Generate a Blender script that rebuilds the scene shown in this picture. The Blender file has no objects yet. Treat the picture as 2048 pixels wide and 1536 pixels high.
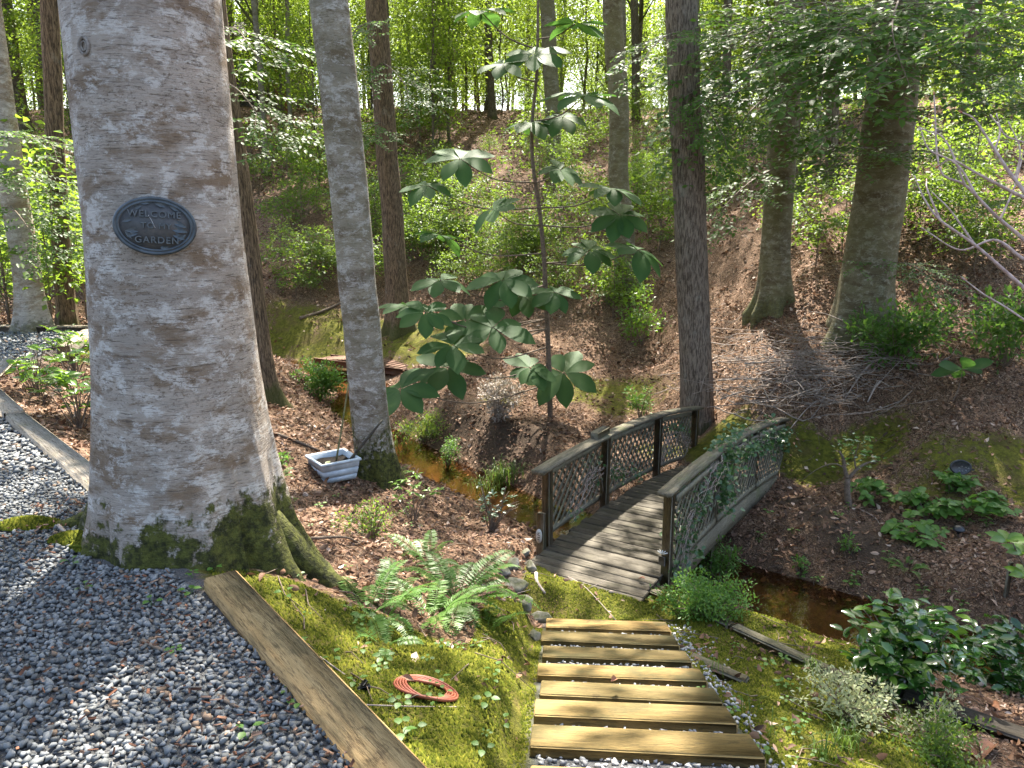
import bpy, math, random, time
import numpy as np
from mathutils import Vector, Matrix, Quaternion, Euler
T0 = time.time()
rnd = random.Random(7)
rs = np.random.RandomState(11)
R = math.radians
scn = bpy.context.scene
col = scn.collection

# ------------------------------------------------------------------ camera
EYE = 1.6            # eye height above the gravel drive (z = 0)
PITCH = 12.0
FPX = 1518.0         # focal length measured in photo pixels (2048 wide)
cd = bpy.data.cameras.new('camera')
cam = bpy.data.objects.new('camera', cd)
col.objects.link(cam)
cam.location = (0, 0, EYE)
cam.rotation_euler = (R(90 - PITCH), 0, 0)
cd.sensor_width = 36.0
cd.lens = FPX / 2048 * 36.0
cd.clip_start = 0.05
cd.clip_end = 600
scn.camera = cam

# ------------------------------------------------------------------ sky, sun, exposure
SUN_AZ, SUN_EL = R(5), R(56)
SUN = Vector((math.sin(SUN_AZ) * math.cos(SUN_EL), math.cos(SUN_AZ) * math.cos(SUN_EL), math.sin(SUN_EL)))
w = bpy.data.worlds.new('World')
scn.world = w
w.use_nodes = True
wn = w.node_tree
wn.nodes.clear()
sky = wn.nodes.new('ShaderNodeTexSky')
sky.sky_type = 'NISHITA'
sky.sun_disc = False
sky.sun_elevation = SUN_EL
sky.sun_rotation = SUN_AZ
sky.air_density = 1.0
sky.dust_density = 4.0
sky.ozone_density = 0.4
bg = wn.nodes.new('ShaderNodeBackground')
bg.inputs['Strength'].default_value = 0.12
wo = wn.nodes.new('ShaderNodeOutputWorld')
wn.links.new(sky.outputs[0], bg.inputs[0])
wn.links.new(bg.outputs[0], wo.inputs[0])
ld = bpy.data.lights.new('sun', 'SUN')
ld.energy = 5.0
ld.angle = R(0.55)
ld.color = (1.0, 0.93, 0.82)
sun = bpy.data.objects.new('sun', ld)
col.objects.link(sun)
sun.location = SUN * 60
sun.rotation_euler = SUN.to_track_quat('Z', 'Y').to_euler()
vs = scn.view_settings
scn.display_settings.display_device = 'sRGB'
vs.view_transform = 'Standard'
vs.look = 'None'
vs.exposure = 2.3
vs.gamma = 1.0
vs.use_curve_mapping = False
cy = scn.cycles
cy.max_bounces = 6
cy.diffuse_bounces = 3
cy.glossy_bounces = 3
cy.transmission_bounces = 4
cy.transparent_max_bounces = 8
cy.caustics_reflective = False
cy.caustics_refractive = False
cy.use_denoising = True
cy.sample_clamp_indirect = 6.0

# ------------------------------------------------------------------ small maths
CP, SP = math.cos(R(PITCH)), math.sin(R(PITCH))


def at_depth(u, v, Z):
    """place seen at photo pixel (u, v) at distance Z along the view axis"""
    Y = (v - 768) / FPX * Z
    return np.array([(u - 1024) / FPX * Z, Z * CP - Y * SP, EYE - Z * SP - Y * CP])


def at_level(u, v, z):
    return at_depth(u, v, (EYE - z) / (SP + (v - 768) / FPX * CP))


def at_y(u, v, y):
    return at_depth(u, v, y / (CP - (v - 768) / FPX * SP))


def sstep(a, b, x):
    t = np.clip((x - a) / (b - a), 0, 1)
    return t * t * (3 - 2 * t)


def _h(ix, iy, s):
    a = np.sin(ix * 127.1 + iy * 311.7 + s * 74.7) * 43758.5453
    return a - np.floor(a)


def vnoise(x, y, s=0):
    ix, iy = np.floor(x), np.floor(y)
    fx, fy = x - ix, y - iy
    fx = fx * fx * (3 - 2 * fx)
    fy = fy * fy * (3 - 2 * fy)
    return ((_h(ix, iy, s) * (1 - fx) + _h(ix + 1, iy, s) * fx) * (1 - fy)
            + (_h(ix, iy + 1, s) * (1 - fx) + _h(ix + 1, iy + 1, s) * fx) * fy)


def fbm(x, y, s=0, o=4):
    x = np.asarray(x, float); y = np.asarray(y, float)
    r, a, n = 0, .5, 0
    for k in range(o):
        r = r + a * vnoise(x * 2 ** k + 17 * k, y * 2 ** k - 9 * k, s + k)
        n += a
        a *= .5
    return r / n


# ------------------------------------------------------------------ terrain
TD = np.array([-0.670, 0.742])       # along the timber edging of the drive, away from the camera
TN = np.array([0.742, 0.670])        # across it, down towards the stream
TP = np.array([-0.30, 1.945])
PA = np.array([0.538, 2.731, -0.479]); PB = np.array([0.717, 5.310, -1.406])   # stair centre line
PD = (PB - PA) / np.linalg.norm(PB - PA)
ctl = []
for a in (-3, -1.5, 0, 1.5, 3, 4.5, 5.6):
    q = TP + TD * a + TN * .1
    ctl.append((q[0], q[1], -.04))
for t in (-.9, 0, 1.0, 2.0, 2.85):
    q = PA + PD * t
    ctl.append((q[0], q[1], q[2] - .09))
ctl += [(.85, 6.1, -1.62), (-.96, 3.9, -.36), (-.4, 4.5, -.74)]
for u, v, z in [(668, 965, -1.08), (750, 945, -1.2), (530, 792, -.75), (980, 1055, -1.52), (870, 1010, -1.45), (870, 1385, -.3),
                (1010, 1360, -.62), (930, 1500, -.2), (1305, 1190, -1.66), (1448, 1252, -1.58), (1650, 1345, -1.47), (1790, 1400, -1.42),
                (2048, 1490, -1.37), (1700, 1500, -1.05), (1560, 1420, -1.1), (1900, 1530, -1.2),
                (1700, 1010, -1.8), (1850, 1060, -1.9), (2040, 1100, -1.8), (1700, 900, -1.66), (2040, 940, -1.45),
                (1400, 868, -1.85), (1580, 935, -1.85), (1100, 835, -1.65), (950, 830, -1.5), (900, 930, -1.85), (1000, 900, -1.75), (1250, 800, -1.7),
                (1180, 900, -1.85), (1300, 720, -1.4), (660, 735, -1.5), (830, 745, -1.5), (740, 690, -1.45), (600, 690, -1.4), (560, 740, -1.1),
                (60, 700, 0), (110, 668, 0), (130, 860, -.12), (60, 770, -.05), (180, 720, -.2)]:
    ctl.append(tuple(at_level(u, v, z)))
for u, v, Z in [(1545, 605, 14), (1705, 665, 12.6), (1550, 740, 11.7), (1900, 740, 11), (2040, 600, 12.5), (1900, 850, 10.1),
                (1700, 400, 17), (1700, 300, 24), (1700, 230, 34), (2040, 400, 17), (2040, 300, 24), (1450, 500, 18), (1450, 400, 22), (1450, 300, 29),
                (1200, 700, 17), (1200, 600, 19), (1200, 500, 21.5), (1200, 400, 25), (1200, 300, 31), (1200, 225, 40),
                (900, 665, 19), (850, 600, 21), (600, 670, 20), (600, 600, 21.5), (600, 500, 23.5), (600, 400, 27), (600, 300, 33), (600, 220, 42), (900, 400, 27), (900, 225, 42),
                (100, 640, 15), (100, 560, 20), (100, 450, 25), (100, 300, 33), (100, 225, 42)]:
    ctl.append(tuple(at_depth(u, v, Z)))
ctl += [(-30, 60, 9), (0, 62, 8.6), (30, 60, 9.5), (-40, 100, 9), (0, 100, 9), (40, 100, 9), (40, 30, 8), (40, 10, 2.5), (-30, 12, .2), (-40, 40, 6),
        (-20, 20, .6), (12, 8, -1.2), (20, 6, -1.2), (8, 1, -1.6), (4, 1, -1.0), (2.5, .5, -.55), (10, -4, -1.6), (25, -6, -1.5), (14, 14, 1.2), (60, 60, 10), (-60, 60, 9)]
ctl = np.array(ctl)


def _U(r2):
    return r2 * np.log(r2 + 1e-9)


_n = len(ctl)
_K = _U(((ctl[:, None, :2] - ctl[None, :, :2]) ** 2).sum(-1)) + np.eye(_n) * .25
_P = np.c_[np.ones(_n), ctl[:, :2]]
_A = np.zeros((_n + 3, _n + 3)); _A[:_n, :_n] = _K; _A[:_n, _n:] = _P; _A[_n:, :_n] = _P.T
_W = np.linalg.solve(_A, np.r_[ctl[:, 2], 0, 0, 0])

ST = np.array([(14, 1.5, -2.45), (9, 3.5, -2.4), (5.6, 5.2, -2.35), (3.9, 6.25, -2.32), (2.9, 6.95, -2.3), (2.1, 7.75, -2.3), (1.1, 8.8, -2.3), (.1, 9.6, -2.28),
               (-1.1, 11.2, -2.22), (-2.2, 12.7, -2.15), (-3.2, 14.1, -2.08), (-3.1, 16.0, -2.0), (-4.6, 18.6, -1.95), (-9, 20.2, -1.9), (-16, 20.5, -1.8)])
SW = np.array([.7, .7, .65, .62, .6, .55, .48, .36, .28, .26, .28, .3, .3, .3, .3])


def stream(x, y):
    best = np.full(x.shape, 1e9); wz = np.zeros(x.shape); hw = np.zeros(x.shape)
    for i in range(len(ST) - 1):
        a, b = ST[i], ST[i + 1]
        ab = b[:2] - a[:2]
        t = np.clip(((x - a[0]) * ab[0] + (y - a[1]) * ab[1]) / (ab @ ab), 0, 1)
        d = np.hypot(x - a[0] - ab[0] * t, y - a[1] - ab[1] * t)
        m = d < best
        best = np.where(m, d, best)
        wz = np.where(m, a[2] + (b[2] - a[2]) * t, wz)
        hw = np.where(m, SW[i] + (SW[i + 1] - SW[i]) * t, hw)
    return best, wz, hw


def side(x, y):
    return (x - TP[0]) * TN[0] + (y - TP[1]) * TN[1], (x - TP[0]) * TD[0] + (y - TP[1]) * TD[1]


def gravel_mask(x, y):
    s, a = side(x, y)
    g1 = sstep(.1, -.02, s) * (a < 6.4)
    ed = -5.35 - (y - 7.5) * .27
    g2 = sstep(.15, -.05, x - ed) * ((y > 6.2) & (y < 11.3))
    return np.maximum(g1, g2)


def path_uv(x, y):
    q = PD[:2] / np.linalg.norm(PD[:2])
    return (x - PA[0]) * q[0] + (y - PA[1]) * q[1], (x - PA[0]) * q[1] - (y - PA[1]) * q[0]


def H(x, y):
    x = np.asarray(x, float); y = np.asarray(y, float)
    sh = x.shape
    x = x.ravel(); y = y.ravel()
    z = _W[_n] + _W[_n + 1] * x + _W[_n + 2] * y
    for i in range(_n):
        z = z + _W[i] * _U((x - ctl[i, 0]) ** 2 + (y - ctl[i, 1]) ** 2)
    far = sstep(45, 70, y)
    z = z * (1 - far) + np.minimum(z, 9.5) * far
    z = np.clip(z, -2.2, 11)
    g = gravel_mask(x, y)
    pl, pc = path_uv(x, y)
    onp = sstep(.66, .53, np.abs(pc)) * sstep(-2.2, -1.6, pl) * sstep(3.3, 2.9, pl)
    nz = (fbm(x * .8, y * .8, 3) - .5) * .22 + (fbm(x * 4, y * 4, 5) - .5) * .07
    nz = nz * (1 + sstep(14, 22, y) * 1.6)
    z = z * (1 - g)
    z = z + nz * (1 - .93 * g) * (1 - .85 * onp)
    # soft moss hummock between the timber and the stair
    z = z + .10 * np.exp(-((x + .05) ** 2 / .10 + (y - 3.15) ** 2 / .5))
    pz = PA[2] + PD[2] / math.hypot(PD[0], PD[1]) * pl - .047
    z = z * (1 - onp) + (pz + .012 * (fbm(x * 9, y * 9, 6) - .5)) * onp
    d, wz, hw = stream(x, y)
    bank = sstep(hw, hw + .75 + .4 * sstep(8.5, 10, y) + .45 * fbm(x * 1.2, y * 1.2, 9), d)
    bed = wz - .10 - .08 * sstep(hw, 0, d)
    z = np.where(d < hw + 1.7, np.minimum(z, bed + (z - bed) * bank), z)
    # the bank is cut level under the near end of the footbridge deck
    bt_ = (x - .367) * math.sin(.553) + (y - 7.33) * math.cos(.553)
    bx_ = (x - .367) * math.cos(.553) - (y - 7.33) * math.sin(.553)
    cut = sstep(-.78, -.66, bt_) * sstep(1.0, .6, bt_) * sstep(-.22, -.06, bx_) * sstep(1.45, 1.33, bx_)
    z = z * (1 - cut) + np.minimum(z, -1.735) * cut
    return z.reshape(sh)


def h1(x, y):
    return float(H(np.array([x]), np.array([y]))[0])


def ground(u, v, zmin=1.6, zmax=70):
    """point of the terrain seen at photo pixel (u, v)"""
    Z = np.exp(np.linspace(math.log(zmin), math.log(zmax), 900))
    P = np.array([at_depth(u, v, k) for k in (0., 1.)])
    Q = P[0][None] + (P[1] - P[0])[None] * Z[:, None]
    dz = Q[:, 2] - H(Q[:, 0], Q[:, 1])
    i = int(np.argmax(dz < 0))
    if i == 0:
        return None
    t = dz[i - 1] / (dz[i - 1] - dz[i] + 1e-9)
    q = Q[i - 1] + (Q[i] - Q[i - 1]) * t
    return np.array([q[0], q[1], h1(q[0], q[1])])


def depth_of(p):
    return p[1] * CP - (p[2] - EYE) * SP


# ------------------------------------------------------------------ mesh and object helpers
def mesh(name, V, F, mat=None, tint=None, smooth=False, attr=None):
    V = np.asarray(V, np.float32)
    me = bpy.data.meshes.new(name)
    me.vertices.add(len(V))
    me.vertices.foreach_set('co', V.ravel())
    if isinstance(F, np.ndarray):
        F = [F]
    F = [np.asarray(f, np.int32) for f in F if len(f)]
    nl = sum(f.size for f in F); npol = sum(len(f) for f in F)
    me.loops.add(nl); me.polygons.add(npol)
    me.loops.foreach_set('vertex_index', np.concatenate([f.ravel() for f in F]))
    st = []; o = 0
    for f in F:
        st.append(o + np.arange(len(f)) * f.shape[1]); o += f.size
    me.polygons.foreach_set('loop_start', np.concatenate(st).astype(np.int32))
    if smooth:
        me.polygons.foreach_set('use_smooth', np.ones(npol, bool))
    if tint is not None:
        a = me.attributes.new('tint', 'FLOAT', 'POINT')
        a.data.foreach_set('value', np.asarray(tint, np.float32))
    if attr:
        for k, val in attr.items():
            a = me.attributes.new(k, 'FLOAT_COLOR', 'POINT')
            a.data.foreach_set('color', np.asarray(val, np.float32).ravel())
    me.update(calc_edges=True)
    if mat:
        me.materials.append(mat)
    return me


def link(name, me, parent=None, loc=(0, 0, 0), rot=None, scale=None, kind=None):
    o = bpy.data.objects.new(name, me)
    col.objects.link(o)
    if parent:
        o.parent = parent
    o.location = loc
    if rot is not None:
        if isinstance(rot, Quaternion):
            rot = rot.to_euler()
        o.rotation_euler = rot
    if scale is not None:
        o.scale = (scale,) * 3 if isinstance(scale, (int, float)) else scale
    if kind:
        o['kind'] = kind
    return o


def tag(o, label, cat, group=None):
    o['label'] = label
    o['category'] = cat
    if group:
        o['group'] = group
    return o


def thing(name, label, cat, loc=(0, 0, 0), rz=0., group=None):
    o = bpy.data.objects.new(name, None)
    col.objects.link(o)
    o.empty_display_size = .2
    o.location = loc
    o.rotation_euler = (0, 0, rz)
    return tag(o, label, cat, group)


def join(parts):
    Vs, Fs, o = [], {}, 0
    for V, F in parts:
        Vs.append(np.asarray(V, float))
        for f in (F if isinstance(F, list) else [F]):
            f = np.asarray(f)
            if len(f):
                Fs.setdefault(f.shape[1], []).append(f + o)
        o += len(V)
    return np.concatenate(Vs), [np.concatenate(f) for f in Fs.values()]


def box(cx, cy, cz, sx, sy, sz, bev=.004):
    """box with chamfered edges (48 triangles at most)"""
    b = min(bev, sx * .3, sy * .3, sz * .3)
    hx, hy, hz = sx / 2, sy / 2, sz / 2
    V = []
    for x in (-1, 1):
        for y in (-1, 1):
            for z in (-1, 1):
                V += [(x * (hx - b), y * (hy - b), z * hz), (x * (hx - b), y * hy, z * (hz - b)), (x * hx, y * (hy - b), z * (hz - b))]
    V = np.array(V) + (cx, cy, cz)

    def i(x, y, z, k):
        return ((x * 2 + y) * 2 + z) * 3 + k
    Q = []
    for s in (0, 1):
        f = [i(0, 0, s, 0), i(1, 0, s, 0), i(1, 1, s, 0), i(0, 1, s, 0)]; Q.append(f if s else f[::-1])
        f = [i(0, s, 0, 1), i(1, s, 0, 1), i(1, s, 1, 1), i(0, s, 1, 1)]; Q.append(f[::-1] if s else f)
        f = [i(s, 0, 0, 2), i(s, 1, 0, 2), i(s, 1, 1, 2), i(s, 0, 1, 2)]; Q.append(f if s else f[::-1])
    Tt = []
    for a in (0, 1):
        for b2 in (0, 1):
            Q.append([i(0, a, b2, 0), i(1, a, b2, 0), i(1, a, b2, 1), i(0, a, b2, 1)])
            Q.append([i(a, 0, b2, 0), i(a, 1, b2, 0), i(a, 1, b2, 2), i(a, 0, b2, 2)])
            Q.append([i(a, b2, 0, 1), i(a, b2, 1, 1), i(a, b2, 1, 2), i(a, b2, 0, 2)])
            for c in (0, 1):
                Tt.append([i(a, b2, c, 0), i(a, b2, c, 1), i(a, b2, c, 2)])
    return V, [np.array(Q), np.array(Tt)]


def tube(path, rad, ns=8, cap=True, prof=None):
    path = np.asarray(path, float)
    rad = np.broadcast_to(np.asarray(rad, float), (len(path),))
    n = len(path)
    tg = np.gradient(path, axis=0)
    tg /= np.linalg.norm(tg, axis=1)[:, None] + 1e-9
    ref = np.array([1., 0, 0]) if abs(tg[0][0]) < .8 else np.array([0, 0, 1.])
    V = np.zeros((n, ns, 3))
    th = np.linspace(0, 2 * math.pi, ns, endpoint=False)
    a = ref
    for i in range(n):
        a = a - tg[i] * (a @ tg[i])
        a /= np.linalg.norm(a) + 1e-9
        b = np.cross(tg[i], a)
        r = rad[i] * (prof[i] if prof is not None else 1.0)
        V[i] = path[i] + (np.cos(th) * r)[:, None] * a + (np.sin(th) * r)[:, None] * b
    i0 = np.arange(n - 1)[:, None] * ns
    j = np.arange(ns)[None]
    k = (j + 1) % ns
    Q = np.stack([i0 + j, i0 + k, i0 + ns + k, i0 + ns + j], -1).reshape(-1, 4)
    F = [Q]
    V = V.reshape(-1, 3)
    if cap:
        V = np.r_[V, path[:1], path[-1:]]
        j = np.arange(ns); k = (j + 1) % ns
        F.append(np.r_[np.c_[k, j, np.full(ns, n * ns)], np.c_[(n - 1) * ns + j, (n - 1) * ns + k, np.full(ns, n * ns + 1)]])
    return V, F


def curve(pts, n=10):
    """smooth polyline through points"""
    P = np.asarray(pts, float)
    if len(P) < 3:
        return P[0] + (P[-1] - P[0]) * np.linspace(0, 1, n)[:, None]
    t = np.linspace(0, len(P) - 1, n)
    i = np.clip(np.floor(t).astype(int), 0, len(P) - 2)
    f = (t - i)[:, None]
    m = np.gradient(P, axis=0)
    a, b, ma, mb = P[i], P[i + 1], m[i], m[i + 1]
    return (2 * f ** 3 - 3 * f ** 2 + 1) * a + (f ** 3 - 2 * f ** 2 + f) * ma + (-2 * f ** 3 + 3 * f ** 2) * b + (f ** 3 - f ** 2) * mb


def unit(v):
    return v / (np.linalg.norm(v, axis=-1, keepdims=True) + 1e-9)


def place(TV, TF, pos, d, nrm, sc, tint=None):
    """copies of a small template (x along d, z along nrm) merged in arrays"""
    d = unit(d)
    nrm = unit(nrm - d * (nrm * d).sum(-1, keepdims=True))
    b = np.cross(nrm, d)
    sc = np.asarray(sc, float)
    if sc.ndim == 1:
        sc = np.repeat(sc[:, None], 3, 1)
    L = TV[None] * sc[:, None, :]
    V = pos[:, None] + L[..., 0:1] * d[:, None] + L[..., 1:2] * b[:, None] + L[..., 2:3] * nrm[:, None]
    N, k = len(pos), len(TV)
    Fs = [(f[None] + (np.arange(N) * k)[:, None, None]).reshape(-1, f.shape[1]) for f in (TF if isinstance(TF, list) else [TF])]
    tt = np.repeat(tint if tint is not None else rs.rand(N), k)
    return V.reshape(-1, 3), Fs, tt


def leaf(nseg=1, width=.5, shape=1.0, fold=.12, curl=0., tipp=0.55):
    """unit leaf along +x; nseg 1 gives a folded diamond"""
    if nseg == 1:
        V = np.array([(0, 0, 0), (tipp, width / 2, fold), (1, 0, -curl), (tipp, -width / 2, fold)], float)
        return V, np.array([(0, 2, 1), (0, 3, 2)])
    t = np.linspace(0, 1, nseg + 1)
    wd = (np.sin(math.pi * np.clip(t, 0, 1) ** shape) ** .8) * width / 2
    z = -curl * t ** 2
    x = t * (1 - .12 * abs(curl) * t)
    mid = np.c_[x, 0 * t, z]
    Lf = np.c_[x, wd, z + fold * wd * 2]
    Rt = np.c_[x, -wd, z + fold * wd * 2]
    V = np.r_[mid, Lf[1:-1], Rt[1:-1]]
    m = nseg + 1; k = nseg - 1
    li = lambda i: m + i - 1
    ri = lambda i: m + k + i - 1
    Q, Tt = [], []
    for i in range(nseg):
        if i == 0:
            Tt += [(0, 1, li(1)), (0, ri(1), 1)]
        elif i == nseg - 1:
            Tt += [(i, i + 1, li(i)), (i, ri(i), i + 1)]
        else:
            Q += [(i, i + 1, li(i + 1), li(i)), (i, ri(i), ri(i + 1), i + 1)]
    return V, ([np.array(Q)] if Q else []) + [np.array(Tt)]


# ------------------------------------------------------------------ materials
class M:
    def __init__(s, name):
        s.m = bpy.data.materials.new(name)
        s.m.use_nodes = True
        s.t = s.m.node_tree
        s.t.nodes.clear()
        s.out = s.t.nodes.new('ShaderNodeOutputMaterial')

    def n(s, typ, ins=None, **props):
        nd = s.t.nodes.new('ShaderNode' + typ)
        for k, v in props.items():
            setattr(nd, k, v)
        for k, v in (ins or {}).items():
            s.set(nd.inputs[k], v)
        return nd

    def set(s, sock, v):
        if isinstance(v, bpy.types.NodeSocket):
            s.t.links.new(v, sock)
        elif isinstance(v, bpy.types.Node):
            s.t.links.new(v.outputs[0], sock)
        else:
            if isinstance(v, tuple) and len(v) == 3 and sock.type == 'RGBA':
                v = v + (1,)
            sock.default_value = v

    def mix(s, f, a, b, mode='MIX'):
        nd = s.t.nodes.new('ShaderNodeMix')
        nd.data_type = 'RGBA'
        nd.blend_type = mode
        s.set(nd.inputs[0], f); s.set(nd.inputs[6], a); s.set(nd.inputs[7], b)
        return nd.outputs[2]

    def ma(s, op, a, b=0., c=None, clamp=False):
        nd = s.t.nodes.new('ShaderNodeMath')
        nd.operation = op
        nd.use_clamp = clamp
        s.set(nd.inputs[0], a); s.set(nd.inputs[1], b)
        if c is not None:
            s.set(nd.inputs[2], c)
        return nd.outputs[0]

    def mr(s, v, a, b, c=0., d=1.):
        return s.n('MapRange', {0: v, 1: a, 2: b, 3: c, 4: d}, interpolation_type='SMOOTHSTEP').outputs[0]

    def coord(s, scale=(1, 1, 1), kind='Object', shift=None):
        tc = s.n('TexCoord')
        mp = s.n('Mapping', {0: tc.outputs[kind], 3: scale})
        if shift is not None:
            s.t.links.new(shift, mp.inputs[1])
        return mp.outputs[0]

    def noise(s, vec, scale=5., detail=4., rough=.55, dist=0.):
        return s.n('TexNoise', {'Vector': vec, 'Scale': scale, 'Detail': detail, 'Roughness': rough, 'Distortion': dist}).outputs[0]

    def bump(s, h, strength=.5, dist=.01, normal=None):
        nd = s.n('Bump', {'Height': h, 'Strength': strength, 'Distance': dist})
        if normal is not None:
            s.t.links.new(normal, nd.inputs['Normal'])
        return nd.outputs[0]

    def surf(s, sh):
        s.t.links.new(sh.outputs[0] if isinstance(sh, bpy.types.Node) else sh, s.out.inputs[0])
        return s.m

    def principled(s, color, rough=.8, normal=None, spec=.3, metal=0.):
        nd = s.n('BsdfPrincipled', {'Base Color': color, 'Roughness': rough, 'Metallic': metal, 'Specular IOR Level': spec})
        if normal is not None:
            s.t.links.new(normal, nd.inputs['Normal'])
        return nd


def leaf_mat(name, dark, lite, glow, trans=.42, rough=.42, spec=.4, rand=True):
    m = M(name)
    at = m.n('Attribute', attribute_name='tint').outputs['Fac']
    ob = m.n('ObjectInfo').outputs['Random']
    f = m.ma('MULTIPLY_ADD', ob, .45, m.ma('MULTIPLY', at, .55)) if rand else at
    vein = m.noise(m.coord((1, 1, 1)), 9, 2)
    f = m.ma('ADD', f, m.ma('MULTIPLY', m.ma('SUBTRACT', vein, .5), .35), clamp=True)
    c = m.mix(f, dark, lite)
    p = m.principled(c, rough, None, spec)
    g = m.mix(f, tuple(x * .75 for x in glow), glow)
    t = m.n('BsdfTranslucent', {'Color': g})
    mx = m.n('MixShader', {0: trans, 1: p.outputs[0], 2: t.outputs[0]})
    return m.surf(mx)


def wood_mat(name, a, b, dark, green=None, gamt=.5, axis=0, rough=.85, grain=1.0, vary=0.):
    m = M(name)
    sc = [9, 9, 9]; sc[axis] = .9
    rv = m.n('ObjectInfo').outputs['Random']
    sh = m.n('CombineXYZ', {0: m.ma('MULTIPLY', rv, 37.), 1: m.ma('MULTIPLY', rv, 91.), 2: m.ma('MULTIPLY', rv, 53.)}).outputs[0]
    v = m.coord(tuple(sc), shift=sh)
    n1 = m.noise(v, 3.0 * grain, 6, .65, .6)
    n2 = m.noise(v, 12.0 * grain, 5, .7)
    c = m.mix(m.mr(n1, .3, .7), a, b)
    c = m.mix(m.mr(rv, 0, 1, 0, .35), c, dark)
    c = m.mix(m.ma('MULTIPLY', m.mr(n2, .50, .66), .8), c, dark)
    n3 = m.noise(v, 5.5 * grain, 7, .7, 1.2)
    c = m.mix(m.ma('MULTIPLY', m.mr(n3, .54, .62), .55), c, dark)
    if vary:
        c = m.mix(m.ma('MULTIPLY', m.mr(rv, .35, .75), vary), c, green)
    if green:
        v2 = m.coord((1, 1, 1), shift=sh)
        g = m.noise(v2, 3.2, 5, .65)
        c = m.mix(m.ma('MULTIPLY', m.mr(g, .5, .66), gamt), c, green)
        st = m.noise(v2, 7.0, 4, .7)
        c = m.mix(m.ma('MULTIPLY', m.mr(st, .6, .7), .6), c, dark)
    nb = m.bump(m.ma('ADD', n1, m.ma('SUBTRACT', n2, n3)), .7, .008)
    return m.surf(m.principled(c, rough, nb, .25))


MT = {}
# pale beech bark: lichen, brown blotches, fine horizontal scratches, moss at the foot
def beech_mat(name, moss_h=.5, base=(.40, .37, .335), pale=(.66, .66, .655), brown=(.20, .145, .10), olive=0., moss_amt=1.):
    m = M(name)
    obj = m.coord()
    hz = m.coord((1, 1, 4.5))
    fine = m.coord((3.0, 3.0, 34.0))
    n_band = m.noise(hz, 1.7, 6, .62, .4)
    n_fine = m.noise(fine, 4.0, 7, .72)
    n_fine2 = m.noise(m.coord((2.0, 2.0, 14.0)), 11.0, 6, .75)
    n_pat = m.noise(m.coord((1, 1, 1.7)), 7.5, 12, .78, .25)
    n_br = m.noise(m.coord((1, 1, 2.6), shift=m.n('CombineXYZ', {0: 7., 1: 3., 2: 1.}).outputs[0]), 2.6, 8, .66, .3)
    n_sp = m.noise(m.coord((1, 1, 1.8)), 42.0, 7, .8)
    n_reg = m.noise(hz, .9, 4, .6)
    c = m.mix(m.mr(n_band, .32, .68), tuple(x * .68 for x in base), base)
    c = m.mix(m.ma('MULTIPLY', m.mr(n_br, .47, .62), .85), c, brown)
    c = m.mix(m.ma('MULTIPLY', m.mr(n_pat, .49, .60), .62), c, pale)
    sp = m.ma('MULTIPLY', m.mr(n_sp, .52, .60), m.mr(n_reg, .40, .58))
    c = m.mix(m.ma('MULTIPLY', sp, .75), c, tuple(x * .55 for x in brown))
    c = m.mix(m.ma('MULTIPLY', m.mr(n_fine2, .60, .68), .6), c, tuple(x * .7 for x in brown))
    c = m.mix(m.ma('MULTIPLY', m.mr(n_fine, .545, .63), .85), c, (.085, .065, .05))
    if olive:
        n_o = m.noise(obj, 1.3, 5, .6)
        c = m.mix(m.ma('MULTIPLY', m.mr(n_o, .35, .62), olive), c, (.13, .12, .05))
    sep = m.n('SeparateXYZ', {0: m.n('TexCoord').outputs['Object']})
    n_m = m.noise(m.coord((1, 1, .6)), 3.5, 6, .7)
    n_m2 = m.noise(obj, 17.0, 5, .7)
    low = m.ma('SUBTRACT', 1.0, m.ma('DIVIDE', sep.outputs[2], moss_h))
    mk = m.mr(m.ma('ADD', m.ma('MAXIMUM', m.ma('MULTIPLY', low, .9), -.6), m.ma('ADD', m.ma('MULTIPLY', n_m, 1.7), m.ma('MULTIPLY', n_m2, 1.5))), 2.05, 2.3)
    mk = m.ma('MULTIPLY', mk, moss_amt)
    mcol = m.mix(m.mr(m.noise(obj, 22, 5, .7), .35, .65), (.022, .024, .009), (.095, .10, .022))
    c = m.mix(mk, c, mcol)
    hgt = m.ma('ADD', m.ma('MULTIPLY', n_fine, -.6), m.ma('ADD', m.ma('MULTIPLY', n_pat, .8), m.ma('MULTIPLY', mk, m.noise(obj, 60, 4))))
    return m.surf(m.principled(c, .85, m.bump(hgt, .9, .014), .2))


def ridge_mat(name, crest, groove, moss_h=.4, lichen=.3):
    m = M(name)
    obj = m.coord()
    v = m.coord((1, 1, .14))
    n1 = m.noise(v, 46, 6, .7, .5)
    n2 = m.noise(m.coord((1, 1, .3)), 70, 4, .7)
    c = m.mix(m.mr(n1, .38, .60), groove, crest)
    c = m.mix(m.ma('MULTIPLY', m.mr(n2, .5, .68), .6), c, groove)
    lp = m.noise(obj, 3.0, 6, .7)
    c = m.mix(m.ma('MULTIPLY', m.mr(lp, .58, .66), lichen), c, (.36, .40, .34))
    sep = m.n('SeparateXYZ', {0: m.n('TexCoord').outputs['Object']})
    low = m.ma('SUBTRACT', 1.0, m.ma('DIVIDE', sep.outputs[2], moss_h))
    mk = m.mr(m.ma('ADD', low, m.ma('MULTIPLY', m.noise(obj, 5, 5), 1.3)), 1.1, 1.6)
    c = m.mix(m.ma('MULTIPLY', mk, .8), c, (.06, .065, .018))
    return m.surf(m.principled(c, .9, m.bump(m.ma('ADD', n1, m.ma('MULTIPLY', n2, .4)), .9, .02), .15))


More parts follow.
